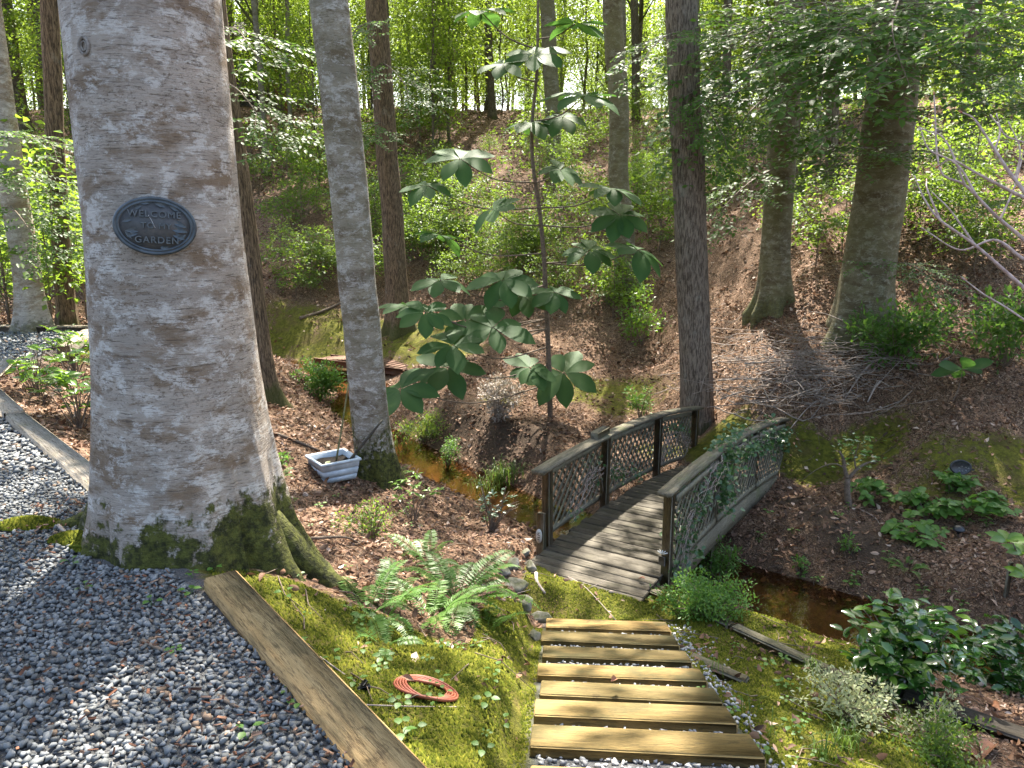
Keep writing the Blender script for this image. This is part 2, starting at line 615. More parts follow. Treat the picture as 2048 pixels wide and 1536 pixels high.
def plain(name, c1, c2, scale=8., rough=.8, bump=.3, bd=.004, spec=.3, metal=0., detail=5):
    m = M(name)
    n = m.noise(m.coord(), scale, detail, .65)
    nb = m.bump(n, bump, bd) if bump else None
    return m.surf(m.principled(m.mix(m.mr(n, .3, .7), c1, c2), rough, nb, spec, metal))


def tint_mat(name, cols, rough=.8, spec=.25, trans=0., noise_scale=0., bump=0.):
    m = M(name)
    at = m.n('Attribute', attribute_name='tint').outputs['Fac']
    rp = m.n('ValToRGB', {0: at})
    el = rp.color_ramp.elements
    while len(el) < len(cols):
        el.new(.5)
    for e, (p, c) in zip(el, cols):
        e.position = p
        e.color = c + (1,)
    c = rp.outputs[0]
    nb = None
    if noise_scale:
        n = m.noise(m.coord(), noise_scale, 4, .7)
        c = m.mix(m.mr(n, .35, .7, .25, 0.), c, (.02, .018, .015))
        if bump:
            nb = m.bump(n, bump, .004)
    p = m.principled(c, rough, nb, spec)
    if trans:
        t = m.n('BsdfTranslucent', {'Color': c})
        return m.surf(m.n('MixShader', {0: trans, 1: p.outputs[0], 2: t.outputs[0]}))
    return m.surf(p)


# ground: soil, leaf mould, moss, grit and sand by region
def ground_mat():
    m = M('ground_soil')
    at = m.n('Attribute', attribute_name='region')
    rgb = m.n('SeparateColor', {0: at.outputs['Color']})
    moss, mud, grit = rgb.outputs[0], rgb.outputs[1], rgb.outputs[2]
    sand = at.outputs['Alpha']
    v = m.coord()
    warp = m.n('VectorMath', {0: v, 1: m.n('TexNoise', {'Vector': v, 'Scale': 9., 'Detail': 2.}).outputs[1]}, operation='ADD').outputs[0]
    vor = m.n('TexVoronoi', {'Vector': warp, 'Scale': 17.})
    vor2 = m.n('TexVoronoi', {'Vector': warp, 'Scale': 31.})
    hue = m.n('SeparateColor', {0: vor.outputs['Color']})
    rp = m.n('ValToRGB', {0: hue.outputs[0]})
    el = rp.color_ramp.elements
    for _ in range(3):
        el.new(.5)
    for e, (p, c) in zip(el, [(0, (.035, .023, .015)), (.3, (.095, .055, .034)), (.55, (.17, .098, .058)), (.8, (.26, .16, .10)), (1, (.38, .27, .19))]):
        e.position = p
        e.color = c + (1,)
    n_big = m.noise(v, .8, 5)
    litter = m.mix(m.mr(n_big, .4, .75, 0, .4), rp.outputs[0], (.07, .045, .03))
    n1 = m.noise(v, 14, 6, .7)
    n2 = m.noise(v, 90, 4, .7)
    mudc = m.mix(n1, (.030, .021, .015), (.10, .070, .047))
    mossc = m.mix(m.mr(n1, .3, .7), (.055, .060, .010), (.17, .165, .022))
    mossc = m.mix(m.mr(m.noise(v, 2.2, 5), .45, .7, 0, .6), mossc, (.12, .085, .035))
    gritc = m.mix(n2, (.05, .052, .055), (.17, .17, .17))
    sandc = m.mix(n1, (.12, .078, .038), (.33, .225, .115))
    c = m.mix(mud, litter, mudc)
    mk = m.mr(m.ma('ADD', moss, m.ma('MULTIPLY', m.ma('SUBTRACT', n1, .5), .8)), .38, .62)
    c = m.mix(mk, c, mossc)
    c = m.mix(grit, c, gritc)
    c = m.mix(sand, c, sandc)
    hh = m.ma('ADD', m.ma('MULTIPLY', vor.outputs['Distance'], .8), m.ma('ADD', n1, m.ma('MULTIPLY', n2, .5)))
    return m.surf(m.principled(c, .9, m.bump(hh, .8, .03), .15))


MT['ground'] = ground_mat()
MT['beech'] = beech_mat('beech_bark', .42, (.41, .35, .29), (.64, .61, .565), (.18, .12, .072))
MT['beech2'] = beech_mat('beech_bark_mottled', 1.1, (.29, .265, .215), (.55, .55, .52), (.11, .08, .055), .3)
MT['beech3'] = beech_mat('beech_bark_olive', .3, (.19, .165, .10), (.36, .35, .27), (.085, .06, .032), .55, .5)
MT['beech4'] = beech_mat('beech_bark_light', .35, (.46, .40, .34), (.62, .56, .50), (.24, .17, .11), .1, .6)
MT['ridge'] = ridge_mat('ridged_bark_grey', (.235, .19, .145), (.065, .049, .036), .6, .16)
MT['ridge2'] = ridge_mat('ridged_bark_brown', (.21, .15, .095), (.05, .036, .024), .5, .12)
MT['ridge3'] = ridge_mat('ridged_bark_red', (.24, .11, .05), (.07, .032, .018), .2, .0)
MT['bark_far'] = ridge_mat('bark_forest', (.17, .135, .09), (.05, .04, .027), .3, .25)
MT['bark_far2'] = beech_mat('bark_forest_pale', .3, (.24, .21, .15), (.34, .33, .27), (.12, .09, .06), .5)
MT['twig'] = plain('twig_bark', (.09, .065, .045), (.20, .15, .11), 30)
MT['twig_pale'] = plain('twig_pale', (.28, .22, .18), (.46, .38, .33), 30)
MT['bud_twig'] = plain('bud_twig', (.26, .17, .15), (.52, .41, .37), 20, .6)
MT['leaf_canopy'] = leaf_mat('leaf_canopy', (.040, .085, .012), (.095, .16, .022), (.33, .46, .045), .52, .5, .25)
MT['leaf_under'] = leaf_mat('leaf_understory', (.032, .08, .014), (.085, .155, .025), (.28, .42, .04), .48, .48, .3)
MT['leaf_beech'] = leaf_mat('leaf_beech', (.035, .085, .020), (.075, .15, .032), (.20, .37, .05), .45, .48, .22)
MT['leaf_magnolia'] = leaf_mat('leaf_magnolia', (.028, .075, .022), (.06, .125, .036), (.12, .27, .045), .34, .58, .18)
MT['leaf_camellia'] = leaf_mat('leaf_camellia', (.018, .055, .014), (.05, .13, .020), (.10, .26, .02), .2, .16, .7)
MT['leaf_bright'] = leaf_mat('leaf_bright', (.06, .14, .015), (.13, .24, .025), (.30, .50, .04), .4, .35, .45)
MT['leaf_soft'] = leaf_mat('leaf_soft', (.06, .14, .025), (.11, .22, .04), (.22, .42, .05), .4, .45, .35)
MT['leaf_fern'] = leaf_mat('leaf_fern', (.055, .14, .025), (.13, .235, .05), (.28, .46, .06), .4, .42, .35)
MT['leaf_ivy'] = leaf_mat('leaf_ivy', (.025, .07, .022), (.07, .14, .045), (.12, .25, .05), .25, .3, .55)
MT['leaf_blue'] = leaf_mat('leaf_azalea', (.035, .070, .040), (.09, .14, .085), (.12, .22, .08), .25, .3, .6)
MT['leaf_cream'] = leaf_mat('leaf_variegated', (.14, .20, .07), (.52, .52, .30), (.50, .52, .25), .3, .4, .4)
MT['leaf_dry'] = leaf_mat('leaf_dried_bush', (.10, .075, .055), (.46, .41, .36), (.30, .24, .17), .3, .5, .3)
MT['grass'] = leaf_mat('grass_blade', (.04, .085, .015), (.11, .18, .03), (.22, .34, .05), .4, .45, .3)
MT['moss'] = tint_mat('moss_tuft', [(0, (.045, .06, .008)), (.5, (.112, .132, .013)), (1, (.22, .215, .028))], .9, .1, .3)
MT['litter'] = tint_mat('dead_leaves', [(0, (.06, .033, .02)), (.3, (.15, .078, .044)), (.6, (.26, .145, .085)), (.85, (.38, .25, .17)), (1, (.52, .40, .32))], .7, .3, .12)
MT['gravel'] = tint_mat('gravel_stone', [(0, (.085, .09, .092)), (.35, (.145, .155, .158)), (.7, (.205, .216, .22)), (.93, (.28, .285, .28)), (1, (.22, .15, .10))], .7, .35, 0, 60., .4)
MT['pebble'] = tint_mat('path_pebble', [(0, (.16, .17, .18)), (.5, (.34, .34, .34)), (1, (.52, .50, .47))], .7, .3, 0, 60., .3)
MT['chips'] = tint_mat('wood_chips', [(0, (.06, .03, .02)), (.5, (.19, .085, .05)), (1, (.36, .24, .17))], .8, .2)
MT['timber'] = wood_mat('timber_brown', (.42, .26, .105), (.56, .375, .17), (.10, .062, .03), (.13, .10, .045), .45)
MT['timber_grey'] = wood_mat('timber_grey', (.33, .28, .215), (.45, .40, .32), (.13, .10, .07), (.20, .18, .10), .35)
MT['timber_old'] = wood_mat('timber_old', (.16, .145, .10), (.25, .22, .15), (.06, .05, .035), (.10, .11, .045), .6)
MT['timber_dark'] = wood_mat('timber_dark', (.06, .052, .042), (.11, .095, .075), (.025, .02, .016), (.06, .06, .03), .4)
MT['tread'] = wood_mat('tread_yellow', (.36, .235, .08), (.53, .36, .135), (.085, .06, .028), (.14, .125, .055), .8, vary=.55)
MT['deck'] = wood_mat('deck_board', (.10, .088, .068), (.185, .165, .13), (.030, .026, .021), (.075, .072, .042), .4)
MT['rail'] = wood_mat('rail_board', (.085, .075, .05), (.20, .175, .125), (.040, .033, .024), (.14, .15, .065), .45)
MT['post'] = wood_mat('post_wood', (.15, .13, .09), (.26, .235, .17), (.06, .045, .03), (.13, .14, .065), .5, axis=2)
MT['lattice'] = wood_mat('lattice_wood', (.17, .155, .105), (.27, .25, .18), (.09, .075, .055), (.18, .19, .10), .4)
MT['stone'] = plain('field_stone', (.075, .08, .035), (.25, .235, .205), 6, .9, .9, .03, .15)
MT['plaque'] = plain('plaque_metal', (.030, .040, .048), (.075, .092, .105), 14, .42, .5, .004, .5, .25)
MT['plaque_field'] = plain('plaque_field', (.045, .048, .050), (.085, .083, .082), 18, .5, .5, .003, .4, .1)
MT['plaque_letter'] = plain('plaque_letter', (.055, .066, .074), (.105, .118, .128), 14, .4, .3, .002, .5, .2)
MT['planter'] = plain('planter_plastic', (.36, .42, .47), (.52, .58, .62), 12, .6, .3, .003, .4)
MT['soil'] = plain('potting_soil', (.006, .005, .004), (.02, .016, .013), 40, .95, 1, .01, .1)
MT['hose'] = plain('hose_rubber', (.24, .066, .036), (.35, .105, .058), 20, .5, .3, .002, .4)
MT['black'] = plain('black_plastic', (.010, .011, .013), (.03, .032, .036), 20, .35, .2, .002, .5)
MT['blacksign'] = plain('black_sign', (.014, .016, .018), (.045, .048, .05), 16, .45, .6, .006, .45)
MT['white'] = plain('white_scratch', (.55, .55, .53), (.75, .74, .72), 30, .7, .2, .001)
MT['tagmetal'] = plain('tag_metal', (.42, .42, .38), (.62, .61, .56), 30, .5, .5, .002, .4, .2)
MT['tagdark'] = plain('tag_dark', (.08, .08, .07), (.14, .13, .12), 30, .7, .2, .001)
MT['siding'] = wood_mat('cabin_siding', (.13, .12, .09), (.20, .18, .13), (.06, .05, .035), None)
MT['roofing'] = plain('cabin_roof', (.05, .045, .04), (.10, .09, .08), 10)


def water_mat():
    m = M('stream_water')
    v = m.coord()
    n = m.noise(v, 7, 3, .5, .6)
    nb = m.bump(n, .10, .02)
    fr = m.n('Fresnel', {'IOR': 1.33, 'Normal': nb})
    tr = m.n('BsdfTransparent', {'Color': (.66, .52, .36, 1)})
    gl = m.n('BsdfGlossy', {'Color': (1, 1, 1, 1), 'Roughness': .03, 'Normal': nb})
    return m.surf(m.n('MixShader', {0: fr.outputs[0], 1: tr.outputs[0], 2: gl.outputs[0]}))


MT['water'] = water_mat()

# ================================================================== SETTING
# ---- ground sheet
kx = np.linspace(-math.asinh(90 / 4), math.asinh(90 / 4), 540)
ky = np.linspace(-math.asinh(18 / 4), math.asinh(130 / 4), 470)
gx = 4 * np.sinh(kx) + .3
gy = 4.5 + 4 * np.sinh(ky)
GX, GY = np.meshgrid(gx, gy)
GZ = H(GX, GY)
moss_spots = []
for u, v, r in [(1250, 790, 1.1), (1150, 770, 1.2), (1330, 900, .6), (1430, 880, .7), (1620, 920, .6), (1740, 905, .7), (1900, 935, .8), (2040, 960, .8),
                (620, 700, 1.6), (720, 690, 1.6), (830, 690, 1.5), (900, 700, 1.2), (570, 680, 1.4), (1000, 800, .5), (1640, 945, .5), (130, 690, .8), (830, 870, .5)]:
    g = ground(u, v)
    moss_spots.append((g[0], g[1], r))
mud_spots = []
for u, v, r in [(930, 850, 1.0), (1010, 880, .8), (860, 850, .7), (1060, 870, .6), (1640, 1030, .35), (1740, 1090, .35), (1580, 1000, .3), (1690, 1060, .4)]:
    g = ground(u, v)
    mud_spots.append((g[0], g[1], r))


def blobs(x, y, L):
    r = np.zeros(np.shape(x))
    for a, b, s in L:
        r = np.maximum(r, np.exp(-((x - a) ** 2 + (y - b) ** 2) / (s * s)))
    return r


def region(x, y):
    """moss, mud, grit, sand weights"""
    s, a = side(x, y)
    pl, pc = path_uv(x, y)
    n = fbm(x * 1.7, y * 1.7, 21)
    grav = gravel_mask(x, y) * (s < .02) + gravel_mask(x, y) * (a > 6)
    grav = np.clip(grav, 0, 1)
    onp = sstep(.50, .44, np.abs(pc)) * sstep(-2.4, -2.2, pl) * sstep(2.95, 2.85, pl)
    d, wz, hw = stream(x, y)
    near = sstep(4.25, 3.5, y + .25 * (n - .5) + .25 * np.abs(x)) * (s > 0) * (pc < .2)
    right = (pc > .3) * sstep(6.6, 6.0, y) * sstep(2.3, 1.5, pc - .1 * (y - 2.5)) * (.40 + .9 * n)
    land = sstep(2.75, 2.95, pl) * sstep(4.0, 3.7, pl) * sstep(.85, .6, np.abs(pc - .05))
    leftp = (pc < -.4) * (pc > -.85) * sstep(5.6, 5, y) * .9
    mo = np.maximum.reduce([near, right, land, leftp * 1., blobs(x, y, moss_spots) * (.35 + .95 * n)])
    mo = mo * sstep(hw, hw + .5, d) * (1 - grav)
    mu = np.maximum(blobs(x, y, mud_spots), .6 * sstep(hw + .8, hw + .15, d) * (y < 13))
    sa = sstep(hw + .12, hw - .05, d)
    gr = np.maximum(grav, onp)
    return np.clip(mo, 0, 1), np.clip(mu, 0, 1), np.clip(gr, 0, 1), np.clip(sa, 0, 1)


mo, mu, gr, sa = region(GX, GY)
att = np.stack([mo, mu, gr, sa], -1).reshape(-1, 4)
V = np.stack([GX, GY, GZ], -1).reshape(-1, 3)
ny, nx = GX.shape
ii = (np.arange(ny - 1)[:, None] * nx + np.arange(nx - 1)[None]).reshape(-1)
F = np.c_[ii, ii + 1, ii + nx + 1, ii + nx]
o = link('ground', mesh('ground', V, F, MT['ground'], smooth=True, attr={'region': att}))
o['kind'] = 'structure'

# ---- stream water sheet
sp = curve(ST, 150)
tg = unit(np.gradient(sp[:, :2], axis=0))
nn = np.c_[-tg[:, 1], tg[:, 0]]
hwv = np.interp(np.linspace(0, len(ST) - 1, 150), np.arange(len(ST)), SW) + .35
rows = []
for k in np.linspace(-1, 1, 9):
    rows.append(np.c_[sp[:, :2] + nn * (hwv * k)[:, None], sp[:, 2]])
V = np.stack(rows, 1).reshape(-1, 3)
ii = (np.arange(149)[:, None] * 9 + np.arange(8)[None]).reshape(-1)
o = link('stream', mesh('stream', V, np.c_[ii, ii + 9, ii + 10, ii + 1], MT['water'], smooth=True))
o['kind'] = 'structure'

# ---- gravel of the drive, stones built one by one
ico_v = []
ph = (1 + 5 ** .5) / 2
for a, b in ((1, ph), (-1, ph), (1, -ph), (-1, -ph)):
    ico_v += [(0, a, b), (a, b, 0), (b, 0, a)]
ico_v = np.array(ico_v) / math.hypot(1, ph)
ico_f = []
el2 = 4 / (1 + ph * ph) * 1.02
for a in range(12):
    for b in range(a + 1, 12):
        for c in range(b + 1, 12):
            P = ico_v[[a, b, c]]
            if max(((P[0] - P[1]) ** 2).sum(), ((P[1] - P[2]) ** 2).sum(), ((P[0] - P[2]) ** 2).sum()) < el2:
                ico_f.append((a, b, c) if np.dot(np.cross(P[1] - P[0], P[2] - P[0]), P[0]) > 0 else (a, c, b))
ico_f = np.array(ico_f)


def rand_dirs(n):
    d = rs.randn(n, 3)
    return unit(d)


def stones(x, y, size, flat=.6, sink=.35, z=None):
    n = len(x)
    z = (H(x, y) if z is None else z) + size * .5 * (1 - 2 * sink) + rs.rand(n) * size * .3
    Vs, Fs, Ts, off = [], [], [], 0
    for k in range(12):
        m = np.arange(n) % 12 == k
        tv = ico_v * (1 + .38 * (rs.rand(12, 1) - .5)) + .13 * rs.randn(12, 3)
        tfc = ico_f
        if k % 3:
            bv_, bf_ = np.array([(x_, y_, z_) for x_ in (-1, 1) for y_ in (-1, 1) for z_ in (-1, 1)]) * .66, [(0, 1, 3, 2), (4, 6, 7, 5), (0, 4, 5, 1), (2, 3, 7, 6), (0, 2, 6, 4), (1, 5, 7, 3)]
            tv = bv_ + .24 * rs.randn(8, 3)
            tfc = np.array([(f_[0], f_[a_], f_[a_ + 1]) for f_ in bf_ for a_ in (1, 2)])
        for nq in rand_dirs(7):
            tv = tv - nq * np.maximum(0, tv @ nq - .62)[:, None]
        sc = size[m][:, None] * .58 * np.stack([.8 + .6 * rs.rand(m.sum()), .65 + .4 * rs.rand(m.sum()), flat * (.8 + .5 * rs.rand(m.sum()))], -1)
        a = rs.rand(m.sum()) * 6.283
        d = np.c_[np.cos(a), np.sin(a), .35 * rs.randn(m.sum())]
        nr = np.c_[.4 * rs.randn(m.sum(), 2), np.ones(m.sum())]
        t = np.where(rs.rand(m.sum()) < .035, 1., rs.rand(m.sum()) * .9)
        v, f, tt = place(tv, tfc, np.c_[x, y, z][m], d, nr, sc, t)
        Vs.append(v); Fs.append(f[0] + off); Ts.append(tt); off += len(v)
    return np.concatenate(Vs), np.concatenate(Fs), np.concatenate(Ts)


def jgrid(x0, x1, y0, y1, sp):
    X, Y = np.meshgrid(np.arange(x0, x1, sp), np.arange(y0, y1, sp * .9))
    X = X + (np.arange(X.shape[0]) % 2)[:, None] * sp * .5
    return (X + (rs.rand(*X.shape) - .5) * sp * .9).ravel(), (Y + (rs.rand(*X.shape) - .5) * sp * .9).ravel()


x1, y1 = jgrid(-4.2, .9, 1.1, 4.7, .0235)
s_, a_ = side(x1, y1)
k = (s_ < -.05) & (x1 > -.78 * y1 - .5) & (np.hypot(x1 + 1.72, y1 - 3.8) > .5)
x1, y1 = x1[k], y1[k]
z1 = .016 + rs.rand(len(x1)) * .010
x2, y2 = jgrid(-6.6, -2.2, 4.7, 8.2, .040)
s_, a_ = side(x2, y2)
k = (s_ < -.05) & (x2 > -.8 * y2 - .6) & (a_ < 6.3)
x2, y2 = x2[k], y2[k]
x3, y3 = jgrid(-10.5, -5.3, 6.4, 11.2, .065)
k = (gravel_mask(x3, y3) > .9) & (side(x3, y3)[0] > -.05)
x3, y3 = x3[k], y3[k]
xa, ya = np.r_[x1, x2, x3], np.r_[y1, y2, y3]
sz = np.r_[.021 + .017 * rs.rand(len(x1)) ** 2, .032 + .02 * rs.rand(len(x2)), .05 + .025 * rs.rand(len(x3))]
V, F, tt = stones(xa, ya, sz)
o = link('gravel', mesh('gravel', V, F, MT['gravel'], tt), kind='stuff')
o['label'] = 'blue grey crushed gravel covering the drive'
print('gravel', len(xa), time.time() - T0)

# pebbles in the stair gaps and spilled at its right side
n = 4200
pl_ = rs.uniform(-1.3, 2.85, n); pc_ = rs.uniform(-.44, .44, n)
spill = rs.rand(n) < .12
pc_ = np.where(spill, np.abs(rs.randn(n)) * .12 + .47, pc_)
q = PD[:2] / np.linalg.norm(PD[:2])
px_ = PA[0] + q[0] * pl_ + q[1] * pc_
py_ = PA[1] + q[1] * pl_ - q[0] * pc_
V, F, tt = stones(px_, py_, .016 + .014 * rs.rand(n), .7)
o = link('path_pebbles', mesh('path_pebbles', V, F, MT['pebble'], tt), kind='stuff')
o['label'] = 'small pale pebbles filling the gaps between stair boards'

# ---- red-brown bark chips over the gravel near the timber
n = 900
a = rs.uniform(-1.2, 3.2, n); b = -np.abs(rs.randn(n)) * .45 - .09
cx_ = TP[0] + TD[0] * a + TN[0] * b; cy_ = TP[1] + TD[1] * a + TN[1] * b
k = np.hypot(cx_ + 1.72, cy_ - 3.8) > .6
cx_, cy_ = cx_[k], cy_[k]; n = len(cx_)
tv, tf = box(0, 0, 0, 1, .35, .18, .02)
ang = rs.rand(n) * 6.283
V, F, tt = place(tv, tf, np.c_[cx_, cy_, .032 + .012 * rs.rand(n)], np.c_[np.cos(ang), np.sin(ang), .3 * rs.randn(n)], np.c_[.5 * rs.randn(n, 2), np.ones(n)], np.stack([.010 + .028 * rs.rand(n) ** 2, .012 + .02 * rs.rand(n), .014 + .01 * rs.rand(n)], -1))
o = link('bark_chips', mesh('bark_chips', V, F, MT['chips'], tt), kind='stuff')
o['label'] = 'red brown bark chips strewn over the gravel by the timber'

# ---- fallen leaves
def scatter_litter(n, y0, y1, ex):
    y = y0 + (y1 - y0) * rs.rand(n) ** ex
    x = (rs.rand(n) * 2 - 1) * (.78 * y + 1.2)
    mo, mu, gr, sa = region(x, y)
    d, wz, hw = stream(x, y)
    dens = (1 - .93 * mo) * (1 - .45 * mu) * (1 - .95 * gr) * (d > hw + .02) * (.45 + .75 * fbm(x * .9, y * .9, 31))
    pl, pc = path_uv(x, y)
    dens = dens * (~((np.abs(pc) < .5) & (pl > -2.5) & (pl < 3)))
    bt_ = (x - .367) * math.sin(.553) + (y - 7.33) * math.cos(.553)
    bx_ = (x - .367) * math.cos(.553) - (y - 7.33) * math.sin(.553)
    dens = dens * (~((bt_ > -.68) & (bt_ < 5.2) & (bx_ > -.05) & (bx_ < 1.32)))
    dens = dens * (~((np.hypot(x + 1.72, y - 3.8) < .55)))
    s, a = side(x, y)
    dens = dens * ((s > .1) | (a > 6.2))
    k = rs.rand(n) < dens
    return x[k], y[k]


lv, lf = leaf(2, .55, 1.0, .18, .25)
lv3, lf3 = leaf(3, .5, 1.0, -.15, -.35)


LITTER = [leaf(4, .46, .9, .30, .45), leaf(4, .60, .75, -.22, -.30), leaf(3, .40, 1.2, .45, .15), leaf(4, .52, 1.1, -.35, .5), (lv, lf), (lv3, lf3)]


def litter(x, y, size, name):
    n = len(x)
    z = H(x, y) + .006 + .028 * rs.rand(n) ** 2
    a = rs.rand(n) * 6.283
    d = np.c_[np.cos(a), np.sin(a), .35 * rs.randn(n)]
    nr = np.c_[.7 * rs.randn(n, 2), np.ones(n)]
    big = fbm(x * .7, y * .7, 41)
    t = np.clip(.30 * rs.randn(n) + .26 + .5 * (big - .3), 0, 1)
    grp = np.where(y < 8.5, np.arange(n) % 4, 4 + np.arange(n) % 2)
    parts, ts = [], []
    for k, (tv, tf) in enumerate(LITTER):
        m = grp == k
        if m.any():
            Vk, Fk, tk = place(tv, tf, np.c_[x, y, z][m], d[m], nr[m], size[m], t[m])
            parts.append((Vk, Fk)); ts.append(tk)
    Vj, Fj = join(parts)
    o = link(name, mesh(name, Vj, Fj, MT['litter'], np.concatenate(ts)), kind='stuff')
    return o


x, y = scatter_litter(120000, 2.6, 17, .75)
o = litter(x, y, (.034 + .055 * rs.rand(len(x)) ** 1.5) * (.8 + .3 * sstep(5, 9, y)), 'leaf_litter')
o['label'] = 'brown fallen leaves covering the garden slope and stream banks'
x, y = scatter_litter(80000, 15, 48, .8)
o = litter(x, y, .07 + .07 * rs.rand(len(x)), 'hillside_leaf_litter')
o['label'] = 'brown fallen leaves covering the wooded hillside'
print('litter', time.time() - T0)

# ---- moss tufts in the near moss
n = 260000
y = 1.6 + 5.4 * rs.rand(n) ** 1.2; x = rs.uniform(-2.2, 3.2, n)
mo, mu, gr, sa = region(x, y)
k = (mo * (1 - gr) * (.6 + .8 * fbm(x * 5, y * 5, 61)) > .55) & (side(x, y)[0] > .09) & (x > -.5 * y - .2) & (x < .75 * y + .4)
x, y = x[k], y[k]
n = len(x)
tv = np.array([(0, 0, 1.), (.55, 0, 0), (-.3, .5, 0), (-.3, -.5, 0)])
tf = np.array([(0, 1, 2), (0, 2, 3), (0, 3, 1)])
a = rs.rand(n) * 6.283
t = np.clip(.5 + .9 * (fbm(x * 2.2, y * 2.2, 71) - .5) + .28 * rs.randn(n), 0, 1)
V, F, tt = place(tv, tf, np.c_[x, y, H(x, y) - .003], np.c_[np.cos(a), np.sin(a), 0 * a], np.c_[.35 * rs.randn(n, 2), np.ones(n)], .007 + .012 * rs.rand(n), t)
o = link('moss', mesh('moss', V, F, MT['moss'], tt), kind='stuff')
o['label'] = 'yellow green moss cushions beside the stair'
print('moss', n, time.time() - T0)

# ---- fine fallen twigs
n = 1500
y = 2.4 + 15 * rs.rand(n) ** .8; x = (rs.rand(n) * 2 - 1) * (.75 * y + .8)
s_, a_ = side(x, y); d_, wz_, hw_ = stream(x, y); pl_, pc_ = path_uv(x, y)
k = ((s_ > .2) | (rs.rand(n) < .12)) & (d_ > hw_) & (~((np.abs(pc_) < .5) & (pl_ < 3)))
parts = []
for X, Y in zip(x[k], y[k]):
    L = rnd.uniform(.06, .35); a = rnd.uniform(0, 6.28)
    p0 = np.array([X, Y]); p1 = p0 + L * np.array([math.cos(a), math.sin(a)])
    pm = (p0 + p1) / 2 + rs.randn(2) * L * .12
    P = np.array([p0, pm, p1]); zz = H(P[:, 0], P[:, 1]) + [.012, .03, .015]
    parts.append(tube(np.c_[P, zz], [.004, .003, .0015], 4, False))
V, F = join(parts)
o = link('fallen_twigs', mesh('fallen_twigs', V, F, MT['twig_pale'] if False else MT['twig']), kind='stuff')
o['label'] = 'thin dry twigs scattered over the leaf litter'

# ================================================================== TIMBER EDGING
def beam(name, label, p, q, w_, t_, mat, sink=.1, z_off=0., cat='timber', group=None):
    """squared timber lying on the ground from p to q (top centre line)"""
    p = np.array(p, float); q = np.array(q, float)
    L = np.linalg.norm(q - p)
    n = max(3, int(L / .25))
    xs = np.linspace(-L / 2, L / 2, n)
    V, F = box(0, 0, -t_ / 2, L, w_, t_, .012)
    V = V + 0
    o = link(name, mesh(name, V, F, mat), None, (p + q) / 2)
    d = Vector(q - p)
    o.rotation_euler = d.to_track_quat('X', 'Z').to_euler()
    return tag(o, label, cat, group)


def on_line(a, off=0., z=.06):
    r = TP + TD * a + TN * off
    return (r[0], r[1], z)


beam('edging_timber', 'sunlit brown landscape timber running from the big beech to the lower frame edge', (.35, 1.05, .062), (-1.315, 3.165, .058), .15, .14, MT['timber'])
beam('edging_timber', 'grey weathered landscape timber between the gravel and the leafy bushes left of the beech', (-2.45, 4.34, .06), (-4.10, 6.08, .06), .15, .14, MT['timber_grey'])
beam('edging_timber', 'short grey timber butted to the far end of the edging at the left frame edge', (-4.13, 6.115, .075), (-5.1, 7.2, .07), .15, .14, MT['timber_grey'])
beam('edging_timber', 'timber crossing the far end of the gravel below the pale leaning beech', (-9.4, 11.25, .11), (-6.25, 11.15, .11), .16, .2, MT['timber_grey'])
beam('edging_timber', 'short timber turning the corner at the far end of the gravel behind the bushes', (-6.2, 11.05, .08), (-5.75, 9.6, .07), .16, .16, MT['timber_grey'])
beam('edging_timber', 'grey timber at the left frame edge behind the bushes', (-5.2, 7.4, .09), (-5.75, 8.6, .09), .15, .16, MT['timber_grey'])


def edge(lab, pts, mat, w_=.10, t_=.12, up=.04):
    p = ground(*pts[0]); q = ground(*pts[1])
    p[2] += up; q[2] += up
    beam('path_edging', lab, p, q, w_, t_, mat)


edge('mossy old edging board from the bridge post down past the green shrub', ((1304, 1186), (1462, 1256)), MT['timber_old'])
edge('mossy old edging board between the stair moss and the amber pool', ((1466, 1258), (1690, 1362)), MT['timber_old'])
edge('dark rotting edging timber under the cream variegated shrub', ((1695, 1366), (1800, 1398)), MT['timber_dark'], .12)
edge('dark rotting edging timber running to the right frame edge in front of the camellia', ((1806, 1400), (2120, 1510)), MT['timber_dark'], .15, .16, .06)
edge('short weathered board set in moss right of the stair', ((1380, 1314), (1496, 1364)), MT['timber_old'], .09, .08, .02)

# ================================================================== STAIR
st = thing('garden_stair', 'yellow weathered wooden plank stair with pebbles between its treads leading down to the bridge', 'stairs', (PA[0], PA[1], PA[2]))
hd = math.atan2(PD[0], PD[1])
slope = math.atan2(-PD[2], math.hypot(PD[0], PD[1]))
qf = Quaternion((0, 0, 1), -hd) @ Quaternion((1, 0, 0), -slope * .93)
treads = [(-.92, .26), (-.46, .26), (0.02, .26), (.42, .245), (.80, .245), (1.20, .245), (1.70, .27), (2.19, .29), (2.70, .30)]
for i, (t, wd) in enumerate(treads):
    L = .93 + .03 * rnd.uniform(-1, 1)
    V, F = box(0, 0, -.022, L, wd, .045, .006)
    V[:, 2] += .006 * fbm(V[:, 0] * 4 + i * 7, V[:, 1] * 9, 3)
    me = mesh('tread', V, F, MT['tread'])
    loc = PD * t
    link('tread', me, st, (loc[0] + rnd.uniform(-.012, .012), loc[1], loc[2] + .008 * rnd.uniform(-1, 1)), (Quaternion((0, 0, 1), -hd + rnd.uniform(-.012, .012)) @ Quaternion((1, 0, 0), -slope * .9)))
for sx in (-1, 1):
    V, F = box(0, 0, 0, .15, 4.4, .10, .008)
    me = mesh('stringer', V, F, MT['tread'])
    rt = Quaternion((0, 0, 1), -hd) @ Quaternion((1, 0, 0), -slope)
    off = rt @ Vector((sx * .385, .72, -.0985))
    link('stringer', me, st, off, rt)

